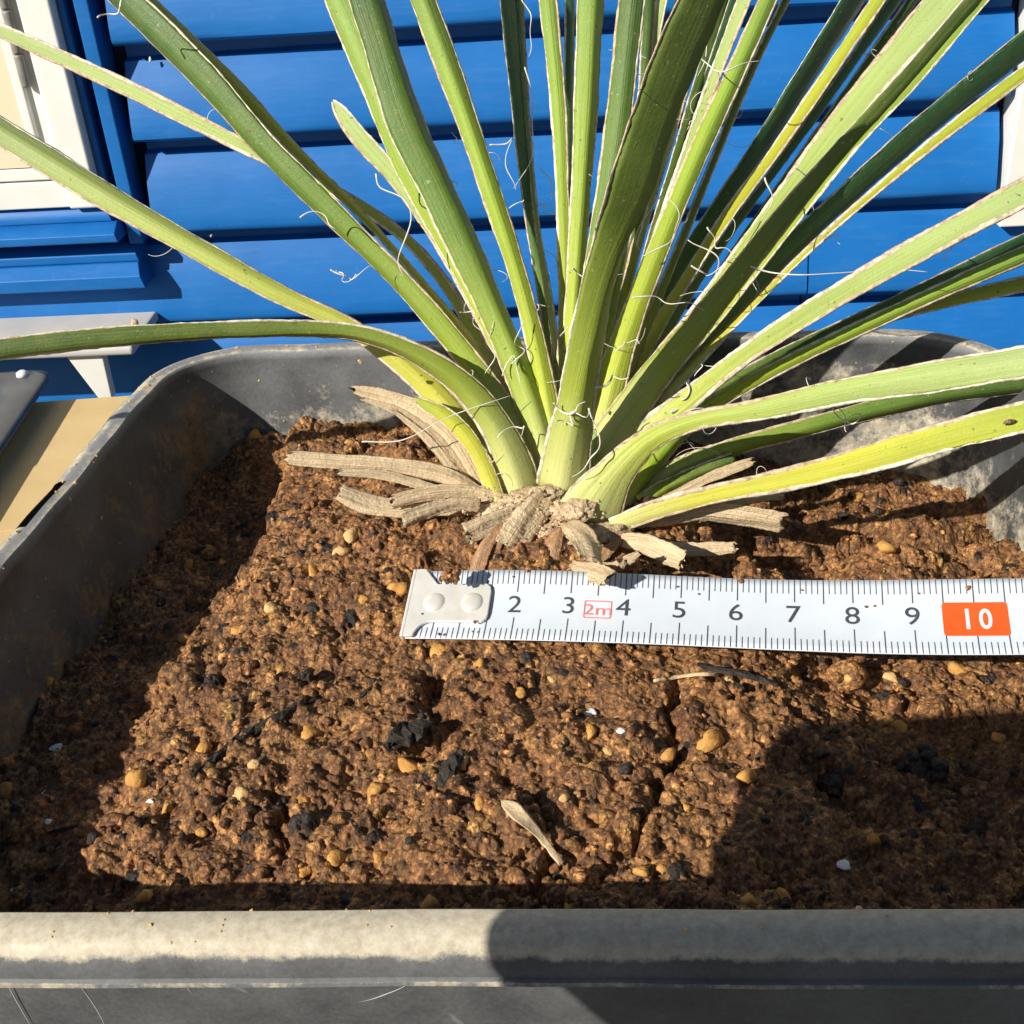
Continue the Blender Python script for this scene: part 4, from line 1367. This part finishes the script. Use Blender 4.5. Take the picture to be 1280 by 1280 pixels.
# curling threads
FIB = [
    ([(470, 217), (476, 236), (500, 250), (509, 270), (505, 300), (500, 328), (504, 346)], -.9, 1.2), ([(413, 337), (428, 347), (445, 344), (463, 332)], -.8, 1), ([(375, 272), (392, 267), (408, 276), (420, 286)], -1.2, 1.1),
    ([(652, 0), (664, 25), (666, 50), (658, 76)], 1.0, .9), ([(612, 181), (630, 182), (640, 176), (636, 205), (645, 238)], .6, 1), ([(656, 84), (664, 125), (670, 170), (660, 205), (642, 236)], .7, 1.1),
    ([(673, 208), (688, 232), (697, 260), (702, 290)], .7, .8), ([(866, 60), (876, 76), (892, 84), (920, 84), (950, 76)], -.6, 1.2), ([(715, 335), (730, 343), (748, 345), (768, 338)], -2.9, 1.3),
    ([(938, 333), (965, 342), (1000, 346), (1040, 343), (1085, 336), (1120, 334), (1160, 340)], -1.2, 1.1), ([(884, 284), (890, 298), (902, 308), (916, 319)], -.8, 1.1), ([(864, 332), (880, 344), (905, 330), (925, 322)], -.7, 1),
    ([(956, 222), (962, 250), (956, 268), (948, 286), (930, 310)], -.8, 1.1), ([(452, 552), (500, 552), (545, 528), (590, 508), (640, 494)], -1.0, 1.0), ([(622, 547), (638, 534), (658, 530), (652, 545)], -1.2, 1.2),
    ([(692, 504), (704, 512), (722, 510), (732, 502)], -1.75, 1.5), ([(694, 527), (712, 525), (727, 521), (737, 513)], -1.7, 1.3), ([(742, 485), (760, 476), (786, 472)], -1.6, 1.6), ([(736, 510), (744, 535), (748, 560), (738, 580), (715, 596)], -1.7, 1.2),
    ([(790, 372), (820, 372), (850, 378), (880, 388)], -.9, 1.0), ([(805, 320), (840, 300), (850, 270), (838, 250)], -.4, .9), ([(640, 455), (652, 440), (648, 420), (655, 400)], -.6, 1), ([(605, 470), (618, 440), (612, 410), (622, 395)], -.4, .8),
    ([(628, 470), (636, 448), (648, 452), (650, 480)], -.6, .9), ([(1040, 498), (1045, 520), (1062, 525), (1078, 518), (1060, 522)], -1.7, 1.2), ([(1044, 500), (1050, 520), (1058, 540)], -1.7, 1.0), ([(868, 470), (880, 455), (900, 458)], -.5, .8),
    ([(838, 515), (852, 505), (860, 490), (858, 478)], -.5, 1.8), ([(860, 300), (900, 330), (885, 360), (850, 370)], -.6, .8), ([(600, 262), (612, 255), (625, 262)], .4, .7), ([(565, 165), (570, 180), (585, 176)], .2, .7),
    ([(655, 250), (640, 262), (628, 280)], .6, .8), ([(672, 255), (690, 262), (703, 258)], .6, 1), ([(420, 338), (430, 348), (446, 344)], -.8, .8), ([(575, 390), (590, 396), (600, 412)], -.3, .8), ([(1180, 300), (1186, 315), (1180, 326)], -.6, .8),
    ([(895, 0), (880, 40), (885, 70), (872, 95)], -.3, 1), ([(838, 190), (850, 165), (868, 150)], .2, .8), ([(830, 240), (812, 262), (798, 300), (806, 320)], .3, .8), ([(770, 440), (785, 425), (800, 430)], -1.0, .9),
    ([(1030, 300), (1044, 296), (1050, 305)], -.4, .8), ([(668, 395), (676, 380), (690, 384)], .2, .8), ([(700, 420), (712, 408), (722, 414)], -.2, .8), ([(122, 22), (135, 16), (160, 0), (175, -8)], -1.9, 1.3), ([(850, 520), (870, 512), (905, 516)], -1.2, .9),
]
for pts, off, w in FIB:
    rows = [dep(x, y, D0 + off + .12 * math.sin(i * 1.9)) for i, (x, y) in enumerate(pts)]
    S = spline(np.array(rows), 34)
    q = np.linspace(0, 1, 34)
    amp = .05 + .05 * random.random()
    fq = random.uniform(5, 11)
    S = S + np.stack([amp * np.sin(q * fq + off), amp * np.sin(q * fq * 1.3 + w * 9), amp * np.cos(q * fq * .9 + w * 5)], 1) * np.sin(q * math.pi)[:, None]
    r = .0135 * w * (1 - .6 * q ** 2) * (1 + .25 * np.sin(q * 9 + w * 7))
    v, f = tube(S, r, 5)
    mesh('fibre', v, f, M['fibre'], plant)
for _ in range(80):                                   # short frayed hairs peeling from leaf edges
    P, out_ = EDGE[rng.integers(len(EDGE))]
    a = nrm(out_ * 1.2 + rng.normal(size=3) * .6)
    b = nrm(np.cross(a, rng.normal(size=3)))
    Lh = rng.choice([.3, .55, 1.0], p=[.5, .35, .15]) * rng.uniform(.7, 1.3)
    cv_ = rng.uniform(.8, 3.4)
    S = np.array([P + a * Lh * math.sin(t * cv_) / cv_ + b * Lh * (1 - math.cos(t * cv_)) / cv_ for t in np.linspace(0, 1.6, 14)])
    v, f = tube(S, .0085 * (1 - .6 * np.linspace(0, 1, 14)), 4)
    mesh('fibre', v, f, M['fibre'], plant)

# ------------------------------------------------------------------ the tape measure
TA, TB = dep(515, 758, 21.4), dep(1220, 770, 21.4 * .9057)
TX = nrm(TB - TA)
TW = 1.42
# width direction: lies across the tape, tipped up a little at the far edge
hv = nrm(np.cross([0, 0, 1], TX))
TILT = math.radians(20)
TY = nrm(hv * math.cos(TILT) + np.array([0, 0, 1]) * math.sin(TILT))
TY = nrm(TY - (TY @ TX) * TX)
TN = np.cross(TX, TY)


def tp(s, w, h=0):
    """s cm along, w -.5..+.5 across, h cm above the printed face"""
    sag = .09 * math.sin(s * .55 + .4) - .09 * math.sin(.4) + .05 * w * math.sin(s * .8)
    crv = .07 * (w * 2) ** 2
    if s > 11:                                        # bends up over the right rim
        sag += .26 * (s - 11) ** 2 if s < 14 else 2.34 + 1.56 * (s - 14)
    return TA + TX * s * SC + TY * w * TW + TN * (h + crv + sag)


SC = np.linalg.norm(TB - TA) / 10.0
tape = thing('tape_measure', 'white steel tape measure with black centimetre marks lying in front of the plant', 'tape measure', tp(5, 0, -.5))


def strip(s0, s1, w0, w1, h, ns=1, nw=1, V=None, Fc=None):
    b = len(V)
    for i in range(ns + 1):
        for j in range(nw + 1):
            V.append(tp(s0 + (s1 - s0) * i / ns, w0 + (w1 - w0) * j / nw, h))
    for i in range(ns):
        for j in range(nw):
            a = b + i * (nw + 1) + j
            Fc.append((a, a + nw + 1, a + nw + 2, a + 1))


V, Fc = [], []
strip(.02, 18, -.5, .5, 0, 120, 10, V, Fc)
nb = len(V)
V2 = [tuple(np.array(p) - TN * .022) for p in V]
F2 = [tuple(nb + k for k in f[::-1]) for f in Fc]
side = []
ni, nj = 121, 11
for i in range(ni - 1):
    for j in (0, nj - 1):
        a, b = i * nj + j, (i + 1) * nj + j
        side.append((a, nb + a, nb + b, b) if j == 0 else (a, b, nb + b, nb + a))
for j in range(nj - 1):
    for i in (0, ni - 1):
        a, b = i * nj + j, i * nj + j + 1
        side.append((a, b, nb + b, nb + a) if i == 0 else (a, nb + a, nb + b, b))
blade = mesh('blade', V + V2, Fc + F2 + side, M['tape'], tape)
V, Fc = [], []
for mm in range(3, 178):
    s = mm / 10
    if mm % 10 == 0: l1, l2 = .30, .34
    elif mm % 5 == 0: l1, l2 = .32, .32
    else: l1, l2 = .185, .175
    hw = .0075 if mm % 5 else .0095
    if not (mm < 15):
        strip(s - hw, s + hw, .5 - l1, .495, .006, 1, 3, V, Fc)
        strip(s - hw, s + hw, -.495, -.5 + l2, .006, 1, 3, V, Fc)
    else:
        strip(s - hw, s + hw, .5 - l1, .495, .006, 1, 3, V, Fc)
        strip(s - hw, s + hw, -.495, -.5 + l2, .006, 1, 3, V, Fc)
mesh('tick_marks', V, Fc, M['ink'], blade, smooth=False)


def text(name, s, body, h, w0, mat, hgt=.008, wide=1.0, parent=None, bold=0.):
    cu = bpy.data.curves.new(name, 'FONT')
    cu.body = body
    cu.size = 1.0
    cu.align_x = 'CENTER'
    cu.offset = bold
    to = bpy.data.objects.new('tmp', cu)
    C.objects.link(to)
    dg = bpy.context.evaluated_depsgraph_get()
    tm = bpy.data.meshes.new_from_object(to.evaluated_get(dg))
    bpy.data.objects.remove(to)
    bpy.data.curves.remove(cu)
    co = np.array([v.co[:] for v in tm.vertices])
    fs = [tuple(p.vertices) for p in tm.polygons]
    bpy.data.meshes.remove(tm)
    y0, y1 = co[:, 1].min(), co[:, 1].max()
    xc = (co[:, 0].min() + co[:, 0].max()) / 2
    k = h / (y1 - y0)                                  # h: fraction of tape width
    V = [tp(s + (x - xc) * k * TW / SC * wide, w0 + (y - (y0 + y1) / 2) * k, hgt) for x, y, z in co]
    return mesh(name, V, fs, mat, parent or blade, smooth=False)


for nmb in list(range(2, 10)) + list(range(11, 18)):
    text('numeral', nmb - .02, str(nmb), .235, .03, M['ink'], wide=1.12)


def rrect(s0, s1, w0, w1, rs, rw, h, n=5):
    P = []
    for cs, cw, a0 in ((s1 - rs, w1 - rw, 0), (s0 + rs, w1 - rw, 90), (s0 + rs, w0 + rw, 180), (s1 - rs, w0 + rw, 270)):
        for i in range(n):
            a = math.radians(a0 + 90 * i / (n - 1))
            P.append(tp(cs + rs * math.cos(a), cw + rw * math.sin(a), h))
    return P


V, Fc = [], []
strip(9.47, 10.53, -.19, .155, .008, 6, 6, V, Fc)
strip(9.52, 10.48, -.24, -.19, .008, 6, 1, V, Fc)
strip(9.52, 10.48, .155, .205, .008, 6, 1, V, Fc)
for cs, cw, a0 in ((10.48, .155, 0), (9.52, .155, 90), (9.52, -.19, 180), (10.48, -.19, 270)):
    b = len(V)
    V.append(tp(cs, cw, .008))
    for i in range(6):
        a = math.radians(a0 + 18 * i)
        V.append(tp(cs + .05 * math.cos(a), cw + .05 * math.sin(a), .008))
    Fc += [(b, b + i + 1, b + i + 2) for i in range(5)]
rb = mesh('red_ten_box', V, Fc, M['red'], blade, smooth=False)
text('numeral', 9.87, '1', .27, -.015, M['tape'], .014, .8, rb, .022)
text('numeral', 10.16, '0', .27, -.015, M['tape'], .014, .8, rb, .022)
a, b = rrect(3.27, 3.77, -.145, .11, .02, .015, .009, 2), rrect(3.285, 3.755, -.13, .095, .02, .015, .009, 2)
k = len(a)
rb2 = mesh('red_length_frame', a + b, [(i, (i + 1) % k, k + (i + 1) % k, k + i) for i in range(k)], M['red2'], blade, smooth=False)
text('lettering', 3.52, '2m', .15, -.018, M['red2'], .009, 1.35, rb2)
# end hook: a bent tang riveted to the blade
out = []
for i in range(7):                                    # concave shoulders like the photo's hook
    a = math.radians(90 * i / 6)
    out.append((.62 - .36 * math.sin(a), -.5 + .24 * (1 - math.cos(a)) if False else -.5 + .0))
outline = [(.0, -.5), (.18, -.5)] + [(.18 + .28 * (1 - math.cos(math.radians(90 * i / 6))), -.5 + .235 * math.sin(math.radians(90 * i / 6))) for i in range(1, 7)]
outline += [(1.42, -.265), (1.50, -.22), (1.52, -.15), (1.52, .18), (1.50, .24), (1.42, .285)]
outline += [(.46, .285)] + [(.18 + .28 * math.cos(math.radians(90 * i / 6)), .5 - .215 * math.cos(math.radians(90 * i / 6))) for i in range(1, 7)] + [(.0, .5)]
hv_, hf_ = [], []
no = len(outline)
for h in (.02, .085):
    for s, w in outline:
        hv_.append(tp(s, w, h))
hf_ = [tuple(range(no))[::-1], tuple(no + i for i in range(no))] + [(i, (i + 1) % no, no + (i + 1) % no, no + i) for i in range(no)]
hook = mesh('end_hook', hv_, hf_, M['metal'], tape, smooth=False)
bevel(hook, .02, 2)
V = [tp(-.07, w, h) for w in (-.5, .5) for h in (.085, -.55)] + [tp(.0, w, h) for w in (-.5, .5) for h in (.085, -.55)]
bevel(mesh('hook_lip', V, [(0, 1, 3, 2), (4, 6, 7, 5), (0, 4, 5, 1), (2, 3, 7, 6), (0, 2, 6, 4), (1, 5, 7, 3)], M['metal'], hook, smooth=False), .02)
for s in (.46, 1.19):
    rg = []
    for r, h in ((.20, .08), (.20, .105), (.18, .135), (.12, .158), (.05, .168)):
        rg.append([tp(s, .01, h) + TX * r * .98 * math.cos(t) + TY * r * math.sin(t) for t in np.linspace(0, 2 * math.pi, 22, endpoint=False)])
    V, Fc = loft(rg)
    Fc.append(tuple(len(V) - 22 + i for i in range(22)))
    mesh('rivet', V, Fc, M['rivet'], hook)

for _ in range(16):
    sx = rng.choice([rng.uniform(.2, 2.2), rng.uniform(2, 10)])
    v, f = lump(tp(sx, rng.choice([rng.uniform(.3, .5), rng.uniform(-.5, .5)]), .03 if sx > 1.6 else .1), rng.choice([.02, .03, .05], p=[.5, .35, .15]), .4, True)
    mesh('soil_speck', v, f, M['soil'], blade, cols=np.tile(brown * 1.3, (len(v), 1)))

# ------------------------------------------------------------------ the phone held over the pot, whose shadow falls across the front right
best = None
for al in np.radians(np.arange(-40, 41, 1.0)):
    fn = _F * math.cos(al) + _R * math.sin(al)
    Q = [(lambda P: P + SUN * ((-.9 - P @ fn) / (SUN @ fn)))(on_soil(*q)) for q in ((962, 905), (885, 1085), (1270, 908))]
    e = abs(nrm(Q[0] - Q[1]) @ nrm(Q[2] - Q[0]))
    if best is None or e < best[0]:
        best = (e, Q, al)
print('phone', best[0], math.degrees(best[2]))
A, B, Cc = best[1]
PU = nrm(A - B)
PR = nrm((Cc - A) - ((Cc - A) @ PU) * PU)
PF = np.cross(PU, PR)
ph = thing('smartphone', 'dark phone held upright above the front of the pot', 'phone', A - PU * 16)
rg = []
for off, h in ((.0, .12), (.12, .0), (.12, .7), (.0, .82)):
    q = rect_ring(0 - off * 0 + (.12 - off), 7.8 - (.12 - off), -16.4 + (.12 - off), 0 - (.12 - off), 0, .5, 6)
    rg.append([A + PR * x + PU * y + PF * (h - .4) for x, y, _ in q])
V, Fc = loft(rg)
n = len(rg[0])
Fc.append(tuple(range(n))[::-1])
Fc.append(tuple(len(V) - n + i for i in range(n)))
mesh('phone_body', V, Fc, M['black'], ph)
